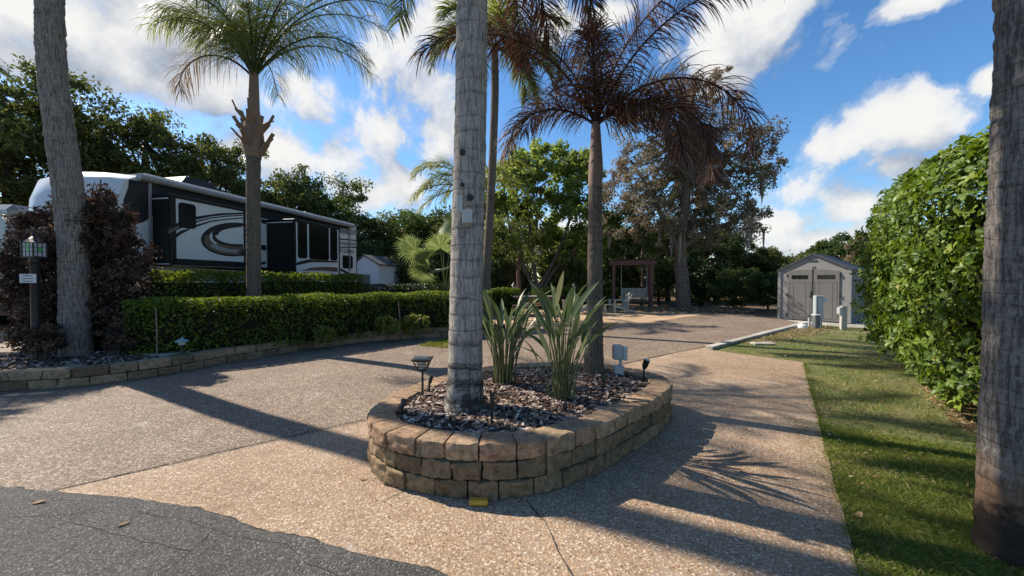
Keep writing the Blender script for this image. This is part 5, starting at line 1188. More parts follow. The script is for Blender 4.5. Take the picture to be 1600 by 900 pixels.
# white shed behind the trailer
ws_ = thing('white_shed', 'small white storage shed with a dark sloping roof at the tail of the trailer', 'shed', tuple(P(585, 475, 0)[:2]) + (0,))
dS = 21.5
def wsx(px): return (px - 800) / F * dS
def wsz(py): return CAMZ + (438 - py) / F * dS
xl, xr, xc = wsx(552), wsx(594), wsx(571); ze = wsz(414); zp = wsz(400); ws_.location = ((xl + xr) / 2, dS, 0)
ang = .55
def WS(a, b2, z): return (xl + a, dS + b2 + a * -.15, z)
wd = xr - xl; mb = MB(); mb.add([WS(0, 0, 0), WS(wd, 0, 0), WS(wd, 0, ze), WS(wd * .42, 0, zp), WS(0, 0, ze), WS(.95, 2.4, 0), WS(wd + .55, 2.4, 0), WS(wd + .55, 2.4, ze), WS(wd * .42 + .6, 2.4, zp), WS(.6, 2.4, ze)], [(0, 1, 2, 3, 4), (5, 9, 8, 7, 6), (1, 6, 7, 2), (0, 4, 9, 5), (2, 7, 8, 3), (3, 8, 9, 4)]); mb.build('wall', M['white_shed'], ws_)
mb = MB()
for e0, pk in (((wd + .1, ze - .03), 1), ((-.1, ze - .03), 0)):
    a0 = (wd * .42, zp + .02); mb.add([WS(a0[0], -.1, a0[1]), WS(e0[0], -.1, e0[1]), WS(e0[0] + .6, 2.5, e0[1]), WS(a0[0] + .6, 2.5, a0[1]), WS(a0[0], -.1, a0[1] + .06), WS(e0[0], -.1, e0[1] + .06), WS(e0[0] + .6, 2.5, e0[1] + .06), WS(a0[0] + .6, 2.5, a0[1] + .06)], [(0, 1, 2, 3), (4, 7, 6, 5), (0, 4, 5, 1), (1, 5, 6, 2), (2, 6, 7, 3), (3, 7, 4, 0)])
mb.build('roof', M['shed_roof'], ws_)
mb = MB(); mb.box((wd * .36, -.02, 1.05), (wd * .62, .03, 1.55), WS, bev=.01); mb.build('door', M['shed_side'], ws_)

# ================================================================== grey storage shed
SH0 = Vector((10.45, 15.0, 0)); e1 = Vector((.612, -.79, 0)); e2 = Vector((.79, .612, 0)); SW, SDp, ZE, ZP = 2.1, 2.35, 1.88, 2.44
def S_(a, b2, z): p = SH0 + e1 * a + e2 * b2; return (p.x, p.y, z)
sh = thing('storage_shed', 'grey resin storage shed with brown double doors and small top windows', 'shed', S_(SW / 2, SDp / 2, 0))
mb = MB(); mb.add([S_(0, 0, 0), S_(SW, 0, 0), S_(SW, 0, ZE), S_(SW / 2, 0, ZP), S_(0, 0, ZE)], [(0, 1, 2, 3, 4)]); mb.add([S_(0, 0, 0), S_(0, SDp, 0), S_(0, SDp, ZE), S_(0, 0, ZE)], [(0, 3, 2, 1)]); mb.add([S_(0, SDp, 0), S_(SW, SDp, 0), S_(SW, SDp, ZE), S_(SW / 2, SDp, ZP), S_(0, SDp, ZE)], [(4, 3, 2, 1, 0)])
mb.build('wall', M['shed_wall'], sh)
mb = MB(); mb.add([S_(SW, 0, 0), S_(SW, SDp, 0), S_(SW, SDp, ZE), S_(SW, 0, ZE)], [(0, 1, 2, 3)])
for i in range(7): mb.box((SW + .004, SDp * (i + .5) / 7, ZE / 2), (.012, .012, ZE - .1), S_)
mb.build('side_wall', M['shed_side'], sh)
mb = MB()
for sg in (0, 1):
    def RF(t, b2, lift): 
        a = SW / 2 + (1 if sg else -1) * (SW / 2 + .07) * t; z = ZP + (ZE - ZP) * (SW / 2 + .07) / (SW / 2) * t + lift; return S_(a, b2, z)
    V = [RF(t, b2, l) for l in (.005, .055) for t in (0, 1) for b2 in (-.07, SDp + .07)]
    mb.add(V, [(0, 1, 3, 2), (4, 6, 7, 5), (0, 2, 6, 4), (1, 5, 7, 3), (2, 3, 7, 6), (0, 4, 5, 1)])
    for k in range(9):
        t = (k + .5) / 9; mb.bar(RF(t, -.07, .057), RF(t, SDp + .07, .057), .012, .008)
mb.build('roof', M['shed_roof'], sh)
def arch(a): return 1.80 + .10 * math.sqrt(max(0, 1 - ((a - SW / 2) / .80) ** 2))
for lo, hi in ((.27, 1.044), (1.056, 1.83)):
    aa = np.linspace(lo, hi, 9); poly = [(lo, .04)] + [(hi, .04)] + [(a, arch(a)) for a in aa[::-1]]; n = len(poly)
    mb = MB(); mb.add([S_(a, -.035, z) for a, z in poly] + [S_(a, .0, z) for a, z in poly], [tuple(range(n))] + [(i, n + i, n + (i + 1) % n, (i + 1) % n) for i in range(n)]); dr = mb.build('door', M['shed_door'], sh)
    mb = MB(); q0, q1 = lo + .06, hi - .06
    for (x0, x1, y0, y1) in ((q0, q0 + .012, .1, 1.42), (q1 - .012, q1, .1, 1.42), (q0, q1, .1, .112), (q0, q1, 1.42, 1.432), ((q0 + q1) / 2 - .2, (q0 + q1) / 2 - .19, .12, 1.4), ((q0 + q1) / 2 + .19, (q0 + q1) / 2 + .2, .12, 1.4)): mb.box(((x0 + x1) / 2, -.0375, (y0 + y1) / 2), (x1 - x0, .006, y1 - y0), S_)
    mb.build('panel_groove', M['shed_side'], dr)
    for k in range(3):
        c = (lo + hi) / 2 + (k - 1) * .175; mb = MB(); mb.box((c, -.040, 1.625), (.15, .012, .14), S_); mb.build('window', M['glass'], dr)
    mb = MB(); x_ = lo - .01 if lo < 1 else hi + .01
    for z in (.2, .95, 1.68): mb.box((x_, -.04, z), (.03, .025, .10), S_)
    mb.build('hinge', M['black_metal'], dr)
mb = MB(); mb.box((1.02, -.055, .92), (.10, .03, .03), S_); mb.box((1.02, -.05, 1.02), (.02, .03, .14), S_); mb.box((1.05, -.05, .86), (.04, .03, .06), S_); mb.build('latch', M['black_metal'], sh)
mb = MB(); mb.box((1.05, -.044, 1.0), (.014, .016, 1.9), S_); mb.build('door_gap', M['dark_hole'], sh)
mb = MB(); mb.add([S_(.88, -.015, 2.19), S_(1.22, -.015, 2.19), S_(1.13, -.015, 2.29), S_(.97, -.015, 2.29)], [(0, 1, 2, 3)])
for z in (2.2, 2.225, 2.25): mb.box((1.05, -.02, z), (.26, .01, .008), S_)
mb.build('gable_vent', M['shed_side'], sh)
mb = MB(); mb.box((1.07, -.012, 1.99), (.08, .02, .06), S_); mb.build('badge', M['shed_side'], sh)
mb = MB(); mb.box((.0, -.01, .94), (.10, .05, 1.86), S_); mb.box((SW, -.01, .94), (.10, .05, 1.86), S_); mb.build('corner_post', M['shed_wall'], sh)

# ================================================================== utility boxes by the shed
d = 12.55; X = (1279 - 800) / F * d
t = thing('power_pedestal', 'tall pale grey power pedestal standing in front of the shed doors', 'utility box', (X, d, 0))
mb = MB(); mb.box((X, d, .62), (.26, .15, .76), bev=.015); mb.build('cabinet', M['boxgrey'], t)
mb = MB(); mb.box((X, d + .01, .13), (.2, .12, .3)); mb.build('post', M['boxgrey'], t)
mb = MB(); mb.box((X - .08, d - .08, .62), (.012, .012, .7)); mb.box((X + .02, d - .08, .95), (.10, .02, .02)); mb.build('hasp', M['boxdark'], t)
mb = MB(); mb.tube([(X + .19, d, .86), (X + .19, d - .07, .86)], [.065, .06], 16); mb.box((X + .15, d + .02, .86), (.1, .04, .06)); mb.build('meter_dial', M['boxpale'], t)
d = 12.15; X = (1276 - 800) / F * d
t = thing('water_meter_box', 'short dark grey utility box with pale cap in front of the tall power pedestal', 'utility box', (X, d, 0))
mb = MB(); mb.box((X, d, .19), (.17, .16, .38), bev=.01); mb.box((X + .13, d + .03, .17), (.08, .12, .28), bev=.01); mb.build('housing', M['boxdark'], t); mb = MB(); mb.box((X, d, .40), (.20, .18, .045), bev=.01); mb.build('lid', M['boxpale'], t); mb = MB(); mb.tube([(X + .06, d - .1, 0), (X + .06, d - .1, .36)], .016, 8); mb.build('pipe', M['boxpale'], t)
d = 12.6; X = (1265 - 800) / F * d
t = thing('standpipe', 'thin grey water standpipe left of the short utility box', 'standpipe', (X, d, 0)); mb = MB(); mb.tube([(X, d, -.02), (X, d, .32)], .03, 8); mb.build('pipe', M['boxpale'], t); mb = MB(); mb.tube([(X - .08, d, .33), (X + .05, d, .33)], .026, 8); mb.tube([(X, d, .33), (X, d, .38)], .02, 8); mb.build('tap', M['boxdark'], t)
d = 12.2; X = (1255 - 800) / F * d
t = thing('sewer_cap', 'round white pipe cap lying low in the mulch beside the standpipe', 'pipe cap', (X, d, 0)); mb = MB(); mb.lathe((X, d, -.02), [(.13, 0), (.13, .10), (.10, .12), (.001, .125)], 18); mb.build('cap', M['pvc'], t); mb = MB(); mb.box((X, d, .12), (.05, .05, .04)); mb.build('nut', M['pvc'], t)
d = 11.85; X = (1317.5 - 800) / F * d
t = thing('utility_post', 'short weathered wooden post with small grey box near the right hedge', 'post', (X, d, 0))
mb = MB(); mb.box((X + .02, d, .35), (.16, .12, .72), bev=.008); mb.build('post', M['post'], t); mb = MB(); mb.box((X - .11, d - .02, .56), (.10, .12, .22), bev=.012); mb.build('outlet_box', M['boxgrey'], t); mb = MB(); mb.tube([(X - .085, d - .06, -.02), (X - .085, d - .06, .46)], .022, 8); mb.build('conduit', M['pvc'], t)
q = P(1192, 537); t = thing('valve_cover', 'flat pale slab lying in the lawn beside the drive edge', 'cover', tuple(q)); mb = MB(); mb.box((q.x, q.y, .0), (.5, .22, .05), bev=.01); mb.build('slab', M['pad'], t); mb = MB(); mb.box((q.x + .1, q.y, .028), (.12, .06, .012)); mb.build('lid', M['boxpale'], t)
# leaf litter by the utility boxes
mb = MB(); poly = [tuple(P(*p)[:2]) for p in ((1140, 537), (1255, 508), (1300, 508), (1300, 518), (1215, 535))]; x, y = sample(poly, 1500); chips(mb, x, y, rng.uniform(-.012, .006, 1500), .02, .06, .012, .035, .35, .0015); o = mb.build('leaf_litter', M['litter']); o['kind'] = 'stuff'; o['label'] = 'brown leaf litter round the utility boxes'

# ================================================================== garden lights, boxes in the planter
d = 3.72; X = (659.5 - 800) / F * d
t = thing('solar_lantern', 'black solar path lantern on a stake at the left of the stone planter', 'garden light', (X, d, .34))
mb = MB(); mb.tube([(X, d, .28), (X, d, .63)], .011, 10); mb.tube([(X, d, .34), (X, d, .36)], .018, 10); mb.build('stake', M['black_metal'], t)
mb = MB(); mb.box((X, d, .738), (.18, .18, .02), bev=.006); mb.box((X, d, .725), (.14, .14, .012)); mb.build('cap', M['black_metal'], t); mb = MB(); mb.box((X, d, .7505), (.12, .12, .005)); mb.build('solar_panel', M['solar'], t)
mb = MB()
for sx in (-1, 1):
    for sy in (-1, 1): mb.bar((X + sx * .072, d + sy * .072, .72), (X + sx * .04, d + sy * .04, .64), .008, .008); 
    for f in (.33, .66):
        r0 = .072 - .032 * f; z = .72 - .08 * f; mb.bar((X - r0, d + sx * r0, z), (X + r0, d + sx * r0, z), .005, .005); mb.bar((X + sx * r0, d - r0, z), (X + sx * r0, d + r0, z), .005, .005)
mb.box((X, d, .635), (.09, .09, .012)); mb.build('cage', M['black_metal'], t)
mb = MB(); mb.lathe((X, d, .642), [(.025, 0), (.045, .07)], 12); mb.build('globe', M['frost'], t)
def spot(px, d, h, lab, tilt=(0, 0), z0=.35, r_=.028):
    X = (px - 800) / F * d; t = thing('spot_light', lab, 'garden light', (X, d, z0), 'low garden spotlights in the planter')
    mb = MB(); mb.tube([(X, d, z0 - .05), (X, d, z0 + h * .6)], [.008, .012], 8); mb.build('stake', M['black_metal'], t)
    a = Vector((X, d, z0 + h * .55)); b2 = a + Vector((tilt[0], tilt[1], h * .5)); mb = MB(); mb.tube([a, a.lerp(b2, .3), b2], [r_ * .5, r_ * .9, r_], 12); mb.build('lamp_head', M['black'], t); mb = MB(); dd = (b2 - a).normalized(); mb.tube([b2 - dd * .004, b2 + dd * .006], [r_ * .8, r_ * .8], 12); mb.build('lens', M['frost'] if px > 1000 else M['glass'], t)
spot(1007, 4.45, .22, 'black spotlight on a stake near the right rim of the planter', (.025, -.03), r_=.036); spot(944, 4.0, .14, 'small dark spotlight in the mulch right of the sprawling plant clump', (0, .02), r_=.022); spot(670, 3.9, .16, 'slim dark spotlight just behind the solar lantern', (.02, .02), r_=.022)
spot(627, 3.22, .13, 'low black spotlight at the front left rim of the planter', (.01, .03), r_=.025); spot(768, 2.98, .25, 'tall thin black stake light in front of the thick trunk', (0, .02), r_=.018); spot(884, 3.25, .09, 'tiny black spotlight at the front of the sprawling clump', (0, .02), r_=.022)
d = 4.68; X = (967 - 800) / F * d
t = thing('outlet_box', 'grey outdoor outlet box on a short stand beside the brown palm', 'utility box', (X, d, .34))
mb = MB(); mb.box((X, d, .38), (.115, .09, .16), bev=.006); mb.box((X + .025, d, .52), (.03, .04, .14)); mb.build('stand', M['boxpale'], t); mb = MB(); mb.box((X - .015, d - .01, .625), (.115, .09, .18), bev=.012); mb.build('outlet_cover', M['boxgrey'], t); mb = MB(); mb.box((X + .075, d + .01, .61), (.055, .09, .17), bev=.008); mb.build('junction_box', M['boxpale'], t)
q = P(749, 793); t = thing('yellow_marker', 'small yellow plastic marker block on the concrete against the planter front', 'marker', tuple(q)); q = Vector((-.222, 2.545, 0)); t.location = q; mb = MB(); mb.box((q.x, q.y, .018), (.125, .06, .036), bev=.01); mb.build('block', M['yellow'], t)

# left bed: lamp post with sign, path light, stakes, flagstone
d = 6.35; X = (55 - 800) / F * d
t = thing('lamp_post', 'black lamp post with a green paned lantern and small white sign at far left', 'lamp post', (X, d, .17))
mb = MB(); mb.tube([(X, d, .1), (X, d, .5), (X, d, 1.75), (X, d, 1.80)], [.075, .06, .055, .085], 14); mb.build('post', M['black_metal'], t)
zl = 1.94; mb = MB(); mb.box((X, d, zl - .06), (.20, .20, .03), bev=.006); mb.tube([(X, d, 1.8), (X, d, zl - .07)], [.06, .07], 12); mb.build('lantern_base', M['black_metal'], t)
mb = MB(); mb.box((X, d, zl + .065), (.175, .175, .22)); ln = mb.build('lantern', M['frost'], t)
mb = MB(); h_ = .094
for sx in (-1, 1):
    for sy in (-1, 1): mb.box((X + sx * h_, d + sy * h_, zl + .065), (.018, .018, .23))
for k in (-1, 1):
    mb.box((X, d - .0905, zl + .065 + k * .037), (.18, .008, .008)); mb.box((X + k * .03, d - .0905, zl + .065), (.008, .008, .22)); mb.box((X + .0905, d, zl + .065 + k * .037), (.008, .18, .008)); mb.box((X + .0905, d + k * .03, zl + .065), (.008, .008, .22))
mb.build('lantern_frame', M['black_metal'], ln); mb = MB(); mb.box((X, d - .0885, zl + .065), (.056, .006, .066)); mb.box((X + .0885, d, zl + .065), (.006, .056, .066)); mb.box((X, d - .0885, zl + .065 + .074), (.056, .006, .06)); mb.build('green_pane', M['greenglass'], ln)
mb = MB(); mb.tube([(X, d, zl + .18), (X, d, zl + .19), (X, d, zl + .27), (X, d, zl + .30), (X, d, zl + .34)], [.16, .15, .06, .025, .02], 4, cap=True); mb.lathe((X, d, zl + .33), [(.02, 0), (.03, .025), (.012, .05)], 10); mb.build('lantern_roof', M['black_metal'], t)
mb = MB(); mb.box((X - .01, d - .085, 1.53), (.27, .012, .145), bev=.003); sg = mb.build('sign', M['signwhite'], t)
mb = MB()
for k, wdt in enumerate((.15, .19, .17)):      # three lines of lettering too small to read in the photograph
    for j in range(7): mb.box((X - .01 - wdt / 2 + wdt * (j + .5) / 7, d - .0925, 1.575 - k * .045), (wdt / 9, .002, .016))
mb.build('lettering', M['signink'], sg)
d = 6.55; X = (283 - 800) / F * d
t = thing('path_light', 'small mushroom path light with pale blue green cap at the hedge foot', 'garden light', (X, d, .17)); mb = MB(); mb.tube([(X, d, .1), (X, d, .42)], .016, 8); mb.build('stake', M['black_metal'], t); mb = MB(); mb.lathe((X, d, .40), [(.05, 0), (.05, .05)], 12); mb.build('lens', M['frost'], t); mb = MB(); mb.lathe((X, d, .45), [(.10, 0), (.085, .025), (.03, .05), (.012, .08), (.001, .082)], 16); mb.build('cap', M['teal'], t)
X2 = (270 - 800) / F * 6.45; t = thing('agave_plant', 'small strappy rosette plant beside the mushroom path light', 'plant', (X2 + .12, 6.45, .17)); mb = MB()
for i in range(16):
    a = i * 2.4; dv = Vector((math.cos(a), math.sin(a), 0)); p0 = Vector(t.location); p1 = p0 + dv * .1 + Vector((0, 0, rnd(.08, .16))); p2 = p0 + dv * rnd(.2, .3) + Vector((0, 0, rnd(.03, .14))); sd_ = Vector((-dv.y, dv.x, 0)) * .014; mb.add([tuple(v) for v in (p0 - sd_, p0 + sd_, p1 + sd_, p1 - sd_, p2)], [(0, 1, 2, 3), (3, 2, 4)], rnd(.2, .9))
mb.build('leaf_blades', M['strel'], t)
for px, d, zt, lab in ((243, 6.62, 1.02, 'thin pale stake standing against the hedge left of the mushroom path light'), (624, 9.35, 1.0, 'thin pale stake in the hedge midway along the low wall')):
    X = (px - 800) / F * d; t = thing('garden_stake', lab, 'stake', (X, d, .17), 'garden stakes'); mb = MB(); mb.tube([(X, d, .1), (X + .01, d, .6), (X + (-.03 if px > 500 else 0), d, zt)], [.013, .013, .011], 8); mb.build('rod', M['boot'], t); mb = MB(); mb.tube([(X, d, .62), (X, d, .65)], .022, 8); mb.build('tie', M['boxdark'], t)
q = P(258, 552, .19); t = thing('flagstone', 'flat pale grey stone lying in the left bed near the wall', 'stone', (q.x, q.y, .18)); mb = MB(); pl = [(q.x + .42 * math.cos(a) * rnd(.85, 1.1), q.y + .26 * math.sin(a) * rnd(.85, 1.1)) for a in np.linspace(0, 6.28, 11)[:-1]]; mb.prism(pl, .15, .215); o = mb.build('slab', M['pad'], t)
for px, d, r_, lab in ((605, 9.25, .30, 'yellow green weeds at the hedge foot left of the pale stake'), (648, 9.55, .34, 'larger bright yellow green weeds at the hedge foot right of the pale stake'), (508, 8.25, .22, 'low yellow green weeds at the hedge foot above the wall bend')):
    X = (px - 800) / F * d; t = thing('weed_plant', lab, 'plant', (X, d, .17), 'weeds along the hedge'); mb, cl = crown([((X, d, .17 + r_ * .7), (r_, r_ * .6, r_ * .75))], 40, 30, .08, .08, 1, .3, .6); mb.build('foliage', M['frond_lime'], t); mb = MB()
    for i in range(8): mb.tube([(X + rnd(-.05, .05), d, .15), tuple(cl[i])], [.007, .003], 5)
    mb.build('stem', M['strel_stem'], t)

# ================================================================== patio furniture
d = 16.6; x0, x1 = (801 - 800) / F * d, (869 - 800) / F * d; xc_ = (x0 + x1) / 2; L_ = x1 - x0
t = thing('picnic_table', 'long picnic table with grey top and red brown benches on the gravel patio', 'table', (xc_, d, 0))
mb = MB()
for k in range(5): mb.box((xc_, d - .3 + k * .15, .81), (L_, .135, .035), bev=.005)
mb.build('tabletop', M['greyplank'], t)
mb = MB(); mb.box((xc_, d - .33, .755), (L_ - .1, .03, .07)); mb.box((xc_, d + .33, .755), (L_ - .1, .03, .07)); mb.build('apron', M['tablewood'], t)
for sy in (-.65, .65):
    mb = MB(); mb.box((xc_, d + sy - .08, .45), (L_, .14, .04), bev=.005); mb.box((xc_, d + sy + .08, .45), (L_, .14, .04), bev=.005); mb.build('bench_seat', M['tablewood'], t)
for sx in (-1, 1):
    X = xc_ + sx * (L_ / 2 - .22)
    for sy in (-1, 1): mb = MB(); mb.bar((X, d + sy * .62, -.01), (X, d + sy * .2, .78), .08, .05, up=(1, 0, 0)); mb.build('leg', M['tablewood'], t)
    mb = MB(); mb.box((X, d, .405), (.05, 1.5, .07)); mb.build('cross_beam', M['tablewood'], t)
d = 19.3; X = (889 - 800) / F * d
t = thing('side_table', 'small low wooden side table between the picnic table and the patio chair', 'table', (X, d, 0)); mb = MB()
for k in range(4): mb.box((X, d - .2 + k * .135, .50), (.66, .12, .035), bev=.004)
mb.build('tabletop', M['greyplank'], t)
for sx in (-1, 1):
    for sy in (-1, 1): mb = MB(); mb.box((X + sx * .28, d + sy * .2, .235), (.06, .06, .49)); mb.build('leg', M['greywood'], t)
def adirondack(lab, X, d, rz):
    t = thing('patio_chair', lab, 'chair', (X, d, 0), 'pale wooden patio chairs'); c, s = math.cos(rz), math.sin(rz)
    def A(x, y, z): return (X + c * x - s * y, d + s * x + c * y, z)       # +x is the way the sitter faces
    mb = MB()
    for k in range(5): mb.box((.30 - k * .12, 0, .38 - k * .035), (.105, .54, .025), A)
    mb.build('seat', M['greywood'], t)
    mb = MB()
    for k in range(5):
        y = -.22 + k * .11; V0 = [A(-.24, y - .048, .22), A(-.24, y + .048, .22), A(-.52, y * 1.12 + .05, .92 - abs(k - 2) * .035), A(-.52, y * 1.12 - .05, .92 - abs(k - 2) * .035)]; V1 = [A(-.265, y - .048, .21), A(-.265, y + .048, .21), A(-.545, y * 1.12 + .05, .91 - abs(k - 2) * .035), A(-.545, y * 1.12 - .05, .91 - abs(k - 2) * .035)]
        mb.add(V0 + V1, [(0, 1, 2, 3), (7, 6, 5, 4), (0, 4, 5, 1), (1, 5, 6, 2), (2, 6, 7, 3), (3, 7, 4, 0)])
    mb.build('backrest', M['greywood'], t)
    for sy in (-1, 1):
        mb = MB(); mb.box((.0, sy * .34, .58), (.74, .12, .03), A, bev=.005); mb.build('armrest', M['greywood'], t)
        mb = MB(); mb.box((.32, sy * .30, .28), (.09, .035, .57), A); mb.build('leg', M['greywood'], t)
        mb = MB(); mb.bar(A(.34, sy * .27, .33), A(-.62, sy * .27, .05), .035, .10); mb.build('leg', M['greywood'], t)
        mb = MB(); mb.bar(A(-.34, sy * .32, .57), A(-.30, sy * .28, .14), .035, .07); mb.build('arm_support', M['greywood'], t)
    return t
adirondack('pale wooden patio chair facing left, just right of the brown palm trunk', (967 - 800) / F * 18.0, 18.0, R(188))
adirondack('pale wooden patio chair half hidden behind the brown palm trunk', (910 - 800) / F * 17.6, 17.6, R(35))
d = 17.9; X = (951 - 800) / F * d; t = thing('footstool', 'low pale wooden slatted footstool in front of the chair facing left', 'footstool', (X, d, 0)); mb = MB()
for k in range(5): mb.box((X - .2 + k * .1, d, .37 - k * .0), (.085, .5, .025))
mb.build('seat', M['greywood'], t)
for sx in (-1, 1):
    for sy in (-1, 1): mb = MB(); mb.box((X + sx * .19, d + sy * .22, .175), (.06, .04, .36)); mb.build('leg', M['greywood'], t)
for px, d, lab in ((803, 18.2, 'dark lantern post left of the picnic table by the thin red trunk'), (897.5, 18.4, 'dark lantern post between the side table and the half hidden chair')):
    X = (px - 800) / F * d; t = thing('lantern_post', lab, 'lamp post', (X, d, 0), 'lantern posts on the patio'); mb = MB(); mb.box((X, d, .5), (.14, .14, 1.02)); mb.build('post', M['redwood'], t); mb = MB(); mb.box((X, d, 1.03), (.22, .22, .04)); mb.build('lantern_base', M['boxpale' if px < 850 else 'black_metal'], t)
    mb = MB(); mb.lathe((X, d, 1.05), [(.07, 0), (.085, .16), (.085, .2)], 8); ln = mb.build('lantern', M['frost'], t); mb = MB()
    for k in range(6): a = k * math.pi / 3; mb.tube([(X + .08 * math.cos(a), d + .08 * math.sin(a), 1.05), (X + .095 * math.cos(a), d + .095 * math.sin(a), 1.26)], .011, 5)
    mb.build('lantern_frame', M['black_metal'], ln); mb = MB(); mb.lathe((X, d, 1.255), [(.13, 0), (.07, .08), (.03, .11), (.02, .16), (.001, .165)], 10); mb.build('lantern_roof', M['black_metal'], t)

# swing
d = 20.0; ang = R(-14); c, s = math.cos(ang), math.sin(ang); X0 = (988.5 - 800) / F * d
def SWG(x, y, z): return (X0 + c * x - s * y, d + s * x + c * y, z)
t = thing('garden_swing', 'red brown timber swing frame standing left of the mossy oak', 'swing', (X0, d, 0)); hw_ = .95; H_ = 2.42
for x in (-hw_, hw_):
    for y in (0, 1.15): mb = MB(); mb.box((x, y, H_ / 2 - .05), (.15, .15, H_), SWG); mb.build('post', M['redwood'], t)
    mb = MB(); mb.box((x, .575, H_ - .02), (.10, 1.5, .16), SWG); mb.build('side_beam', M['redwood'], t)
mb = MB(); mb.box((0, -.083, H_ - .02), (2.35, .05, .2), SWG); mb.box((0, .575, H_ + .12), (2.2, .12, .14), SWG); mb.box((0, 1.235, H_ - .02), (2.35, .05, .2), SWG); mb.build('top_beam', M['redwood'], t)
t2 = thing('swing_bench', 'pale slatted swing bench hanging from the red brown frame', 'swing bench', SWG(.1, .55, .5)); y0 = .35
mb = MB()
for k in range(5): mb.box((.1, y0 + k * .1, .52 - k * .012), (1.3, .085, .025), SWG)
mb.build('seat', M['greywood'], t2); mb = MB()
for k in range(5): mb.box((.1, y0 + .50 + k * .045, .60 + k * .105), (1.3, .022, .09), SWG)
for x in (-.5, .1, .7): mb.bar(SWG(x, y0 + .50, .48), SWG(x, y0 + .72, 1.08), .06, .03)
mb.build('backrest', M['greywood'], t2)
for x in (-.55, .75): 
    mb = MB(); mb.box((x, y0 + .22, .78), (.07, .6, .03), SWG); mb.build('armrest', M['greywood'], t2); mb = MB(); mb.box((x, y0 + .02, .64), (.05, .06, .28), SWG); mb.build('arm_support', M['greywood'], t2)
    mb = MB(); mb.tube([SWG(x, .575, H_ + .05), SWG(x, .5, 1.6), SWG(x, y0 + .02, .72)], .02, 6); mb.tube([SWG(x, .5, 1.6), SWG(x, y0 + .55, .72)], .02, 6); mb.build('rope', M['rope'], t2)
# orange brown leaves at the oak foot
mb = MB(); n = 2600; a = rng.uniform(0, 2 * np.pi, n); r_ = rng.random(n) ** .6; x = ox + np.cos(a) * r_ * 3.4; y = 19.3 + np.sin(a) * r_ * 1.7; chips(mb, x, y, .01 + .10 * (1 - r_) * rng.random(n) + .05 * (1 - r_), .06, .16, .05, .10, .5, .002); o = mb.build('leaf_litter', M['litter']); o['kind'] = 'stuff'; o['label'] = 'orange brown fallen leaves heaped round the mossy oak foot'

# ================================================================== grass and loose leaves
def blades(mb, X, Y, z, h0, h1, wd):
    n = len(X); h = rng.uniform(h0, h1, n); a = rng.uniform(0, 6.283, n); w_ = wd * rng.uniform(.6, 1.3, n); lx = rng.normal(0, .55, n) * h; ly = rng.normal(0, .55, n) * h
    b0 = np.stack([X - np.cos(a) * w_, Y - np.sin(a) * w_, np.full(n, z)], 1); b1 = np.stack([X + np.cos(a) * w_, Y + np.sin(a) * w_, np.full(n, z)], 1); m_ = np.stack([X + lx * .4, Y + ly * .4, z + h * .6], 1); tp = np.stack([X + lx, Y + ly, z + h * .85], 1)
    mb.quads(np.stack([b0, b1, (b1 + tp) / 2 * .5 + m_ * .5, tp], 1), np.clip(rng.beta(2, 3, n) + .35 * (noise_xy(X, Y) > .1) * rng.random(n), 0, 1))
def noise_xy(X, Y, f=.9): return np.array([noise.noise(Vector((x * f, y * f, 4.2))) for x, y in zip(X, Y)])
lp_ = [(p[0], p[1]) for p in lawnpoly]
mb = MB(); x, y = sample(lp_, 150000); dist = np.hypot(x, y); vis = (x > -.2 + y * .2) & (np.abs(x) < y * 1.5 + .5) & (y > .6); keep = vis & (rng.random(len(x)) < np.clip(5.0 / dist, .3, 1)); x, y, dist = x[keep], y[keep], dist[keep]
sp_n = noise_xy(x, y, .8); k2 = (sp_n < .28) | (rng.random(len(x)) < .3); x, y, dist = x[k2], y[k2], dist[k2]
sel = dist < 5; blades(mb, x[sel], y[sel], -.024, .022, .065, .0026); blades(mb, x[~sel], y[~sel], -.024, .022, .06, .005)
xs, ys = sample([(p[0], p[1]) for p in ((1.72, 1.7), (3.2, 1.5), (4.4, 3.2), (3.0, 4.2))], 60000); blades(mb, xs, ys, -.024, .015, .045, .0022)
o = mb.build('grass', M['grass']); o['kind'] = 'stuff'; o['label'] = 'short patchy lawn grass right of the drive'
mb = MB(); x, y = sample(lp_, 9000); k2 = (y > .8) & (np.abs(x) < y * 1.45); x, y = x[k2], y[k2]; nn_ = noise_xy(x, y, .55); k2 = (nn_ > -.05) | (rng.random(len(x)) < .3); x, y = x[k2], y[k2]; dd = np.hypot(x, y)
chips(mb, x, y, -.012 + rng.uniform(0, .03, len(x)), .015, .04, .008, .02, .5, .001)
dirt = [(4.35, 3.0), (5.4, 3.3), (7.3, 6.3), (6.7, 6.4), (4.75, 4.2)]; x, y = sample(dirt, 900); chips(mb, x, y, -.012 + rng.uniform(0, .02, len(x)), .03, .07, .015, .035, .4, .0012)
o = mb.build('leaf_litter', M['litter']); o['kind'] = 'stuff'; o['label'] = 'dry leaves scattered over the lawn and under the tall hedge'
sheet('bare_soil', [(p.x, p.y) for p in wobble([(4.35, 2.9), (5.5, 3.0), (7.6, 6.6), (6.9, 6.5), (5.75, 5.2), (4.7, 4.1), (4.35, 2.9)], .15, .12, 2)], -.014, M['terrain'])
mb = MB(); t_ = rng.random(2200); ex = np.interp(t_ * (len(rightedge) - 1), np.arange(len(rightedge)), [p.x for p in rightedge]); ey = np.interp(t_ * (len(rightedge) - 1), np.arange(len(rightedge)), [p.y for p in rightedge]); blades(mb, ex + np.abs(rng.normal(0, .025, 2200)) - .006, ey, -.015, .02, .055, .0028); o = mb.build('edge_grass', M['grass']); o['kind'] = 'stuff'; o['label'] = 'longer grass creeping over the concrete edge'
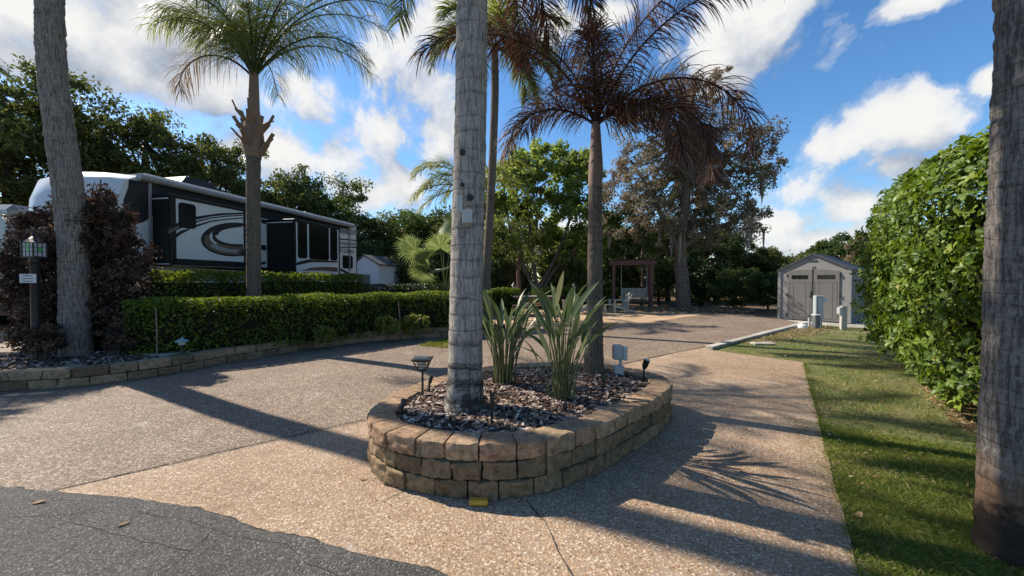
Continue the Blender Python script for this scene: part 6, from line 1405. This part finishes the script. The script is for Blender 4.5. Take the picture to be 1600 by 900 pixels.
mb = MB(); x, y = sample([tuple(P(*p)[:2]) for p in ((652, 541), (700, 529), (712, 534), (705, 545))], 1800); blades(mb, x, y, 0, .03, .09, .005); o = mb.build('grass_tuft', M['grass']); o['kind'] = 'stuff'; o['label'] = 'patch of grass on the drive at the wall end'
mb = MB(); x, y = sample([(-14, 7.0), (-9.4, 6.95), (-8.5, 7.25), (-9.4, 7.7), (-14, 8.3)], 6000); blades(mb, x, y, 0, .03, .07, .006); o = mb.build('grass', M['grass']); o['kind'] = 'stuff'; o['label'] = 'grass strip beside the neighbouring drive at far left'
def dryleaf(px, py, z, L_, rot, lab):
    q = P(px, py, z); t = thing('fallen_leaf', lab, 'leaf', tuple(q), 'single fallen leaves on the paving'); mb = MB(); c, s = math.cos(rot), math.sin(rot); K = 7; V = []
    for i in range(K + 1):
        f = i / K; w_ = L_ * .22 * math.sin(math.pi * min(.98, f * .92 + .04)) + .001; x = (f - .5) * L_; zz_ = .004 + L_ * .12 * (2 * f - 1) ** 2
        for k in (-1, 0, 1): yy = w_ * k; V.append((q.x + c * x - s * yy, q.y + s * x + c * yy, z + zz_ + (abs(k) * L_ * .06)))
    mb.add(V, [(3 * i + j, 3 * (i + 1) + j, 3 * (i + 1) + j + 1, 3 * i + j + 1) for i in range(K) for j in (0, 1)], rnd(.3, .9), True); mb.build('blade', M['litter'], t); mb = MB(); mb.tube([(q.x + c * L_ * .5, q.y + s * L_ * .5, z + .012), (q.x + c * L_ * .68, q.y + s * L_ * .68, z + .006)], .002, 5); mb.build('stem', M['litter'], t)
dryleaf(60, 786, .016, .075, .2, 'pale dry leaf on the asphalt near the driveway joint'); dryleaf(193, 820, .016, .06, .9, 'brown dry leaf on the asphalt, alone in its middle'); dryleaf(567, 750, 0, .05, .4, 'small brown leaf on the tan concrete at the left foot of the planter'); dryleaf(1341, 807, -.01, .09, .5, 'brown leaf in the grass at the right edge of the concrete'); dryleaf(1160, 738, 0, .05, .2, 'tiny brown leaf on the shaded concrete right of the planter')

# small loose grit and leaf crumbs on the paving, mostly by edges
mb = MB(); x, y = sample([(-6, 5.2), (-1.3, 3.4), (-1.2, 2.6), (1.5, 2.0), (2.6, 4.0), (3.6, 7), (-2, 9.5)], 500); chips(mb, x, y, np.full(len(x), .003), .008, .03, .004, .014, .2, .001); o = mb.build('leaf_debris', M['litter']); o['kind'] = 'stuff'; o['label'] = 'tiny leaf crumbs strewn over the driveway'

# ================================================================== render settings
vs = sc.view_settings; vs.view_transform = 'Standard'; vs.look = 'None'; vs.gamma = 1; vs.exposure = EXPOSURE; vs.use_curve_mapping = False
sc.render.engine = 'CYCLES'; cy_ = sc.cycles; cy_.use_denoising = True; cy_.max_bounces = 6; cy_.diffuse_bounces = 3; cy_.glossy_bounces = 3; cy_.transmission_bounces = 4; cy_.sample_clamp_indirect = 6
try: cy_.denoiser = 'OPENIMAGEDENOISE'; cy_.denoising_input_passes = 'RGB_ALBEDO_NORMAL'; cy_.denoising_prefilter = 'ACCURATE'
except Exception: pass
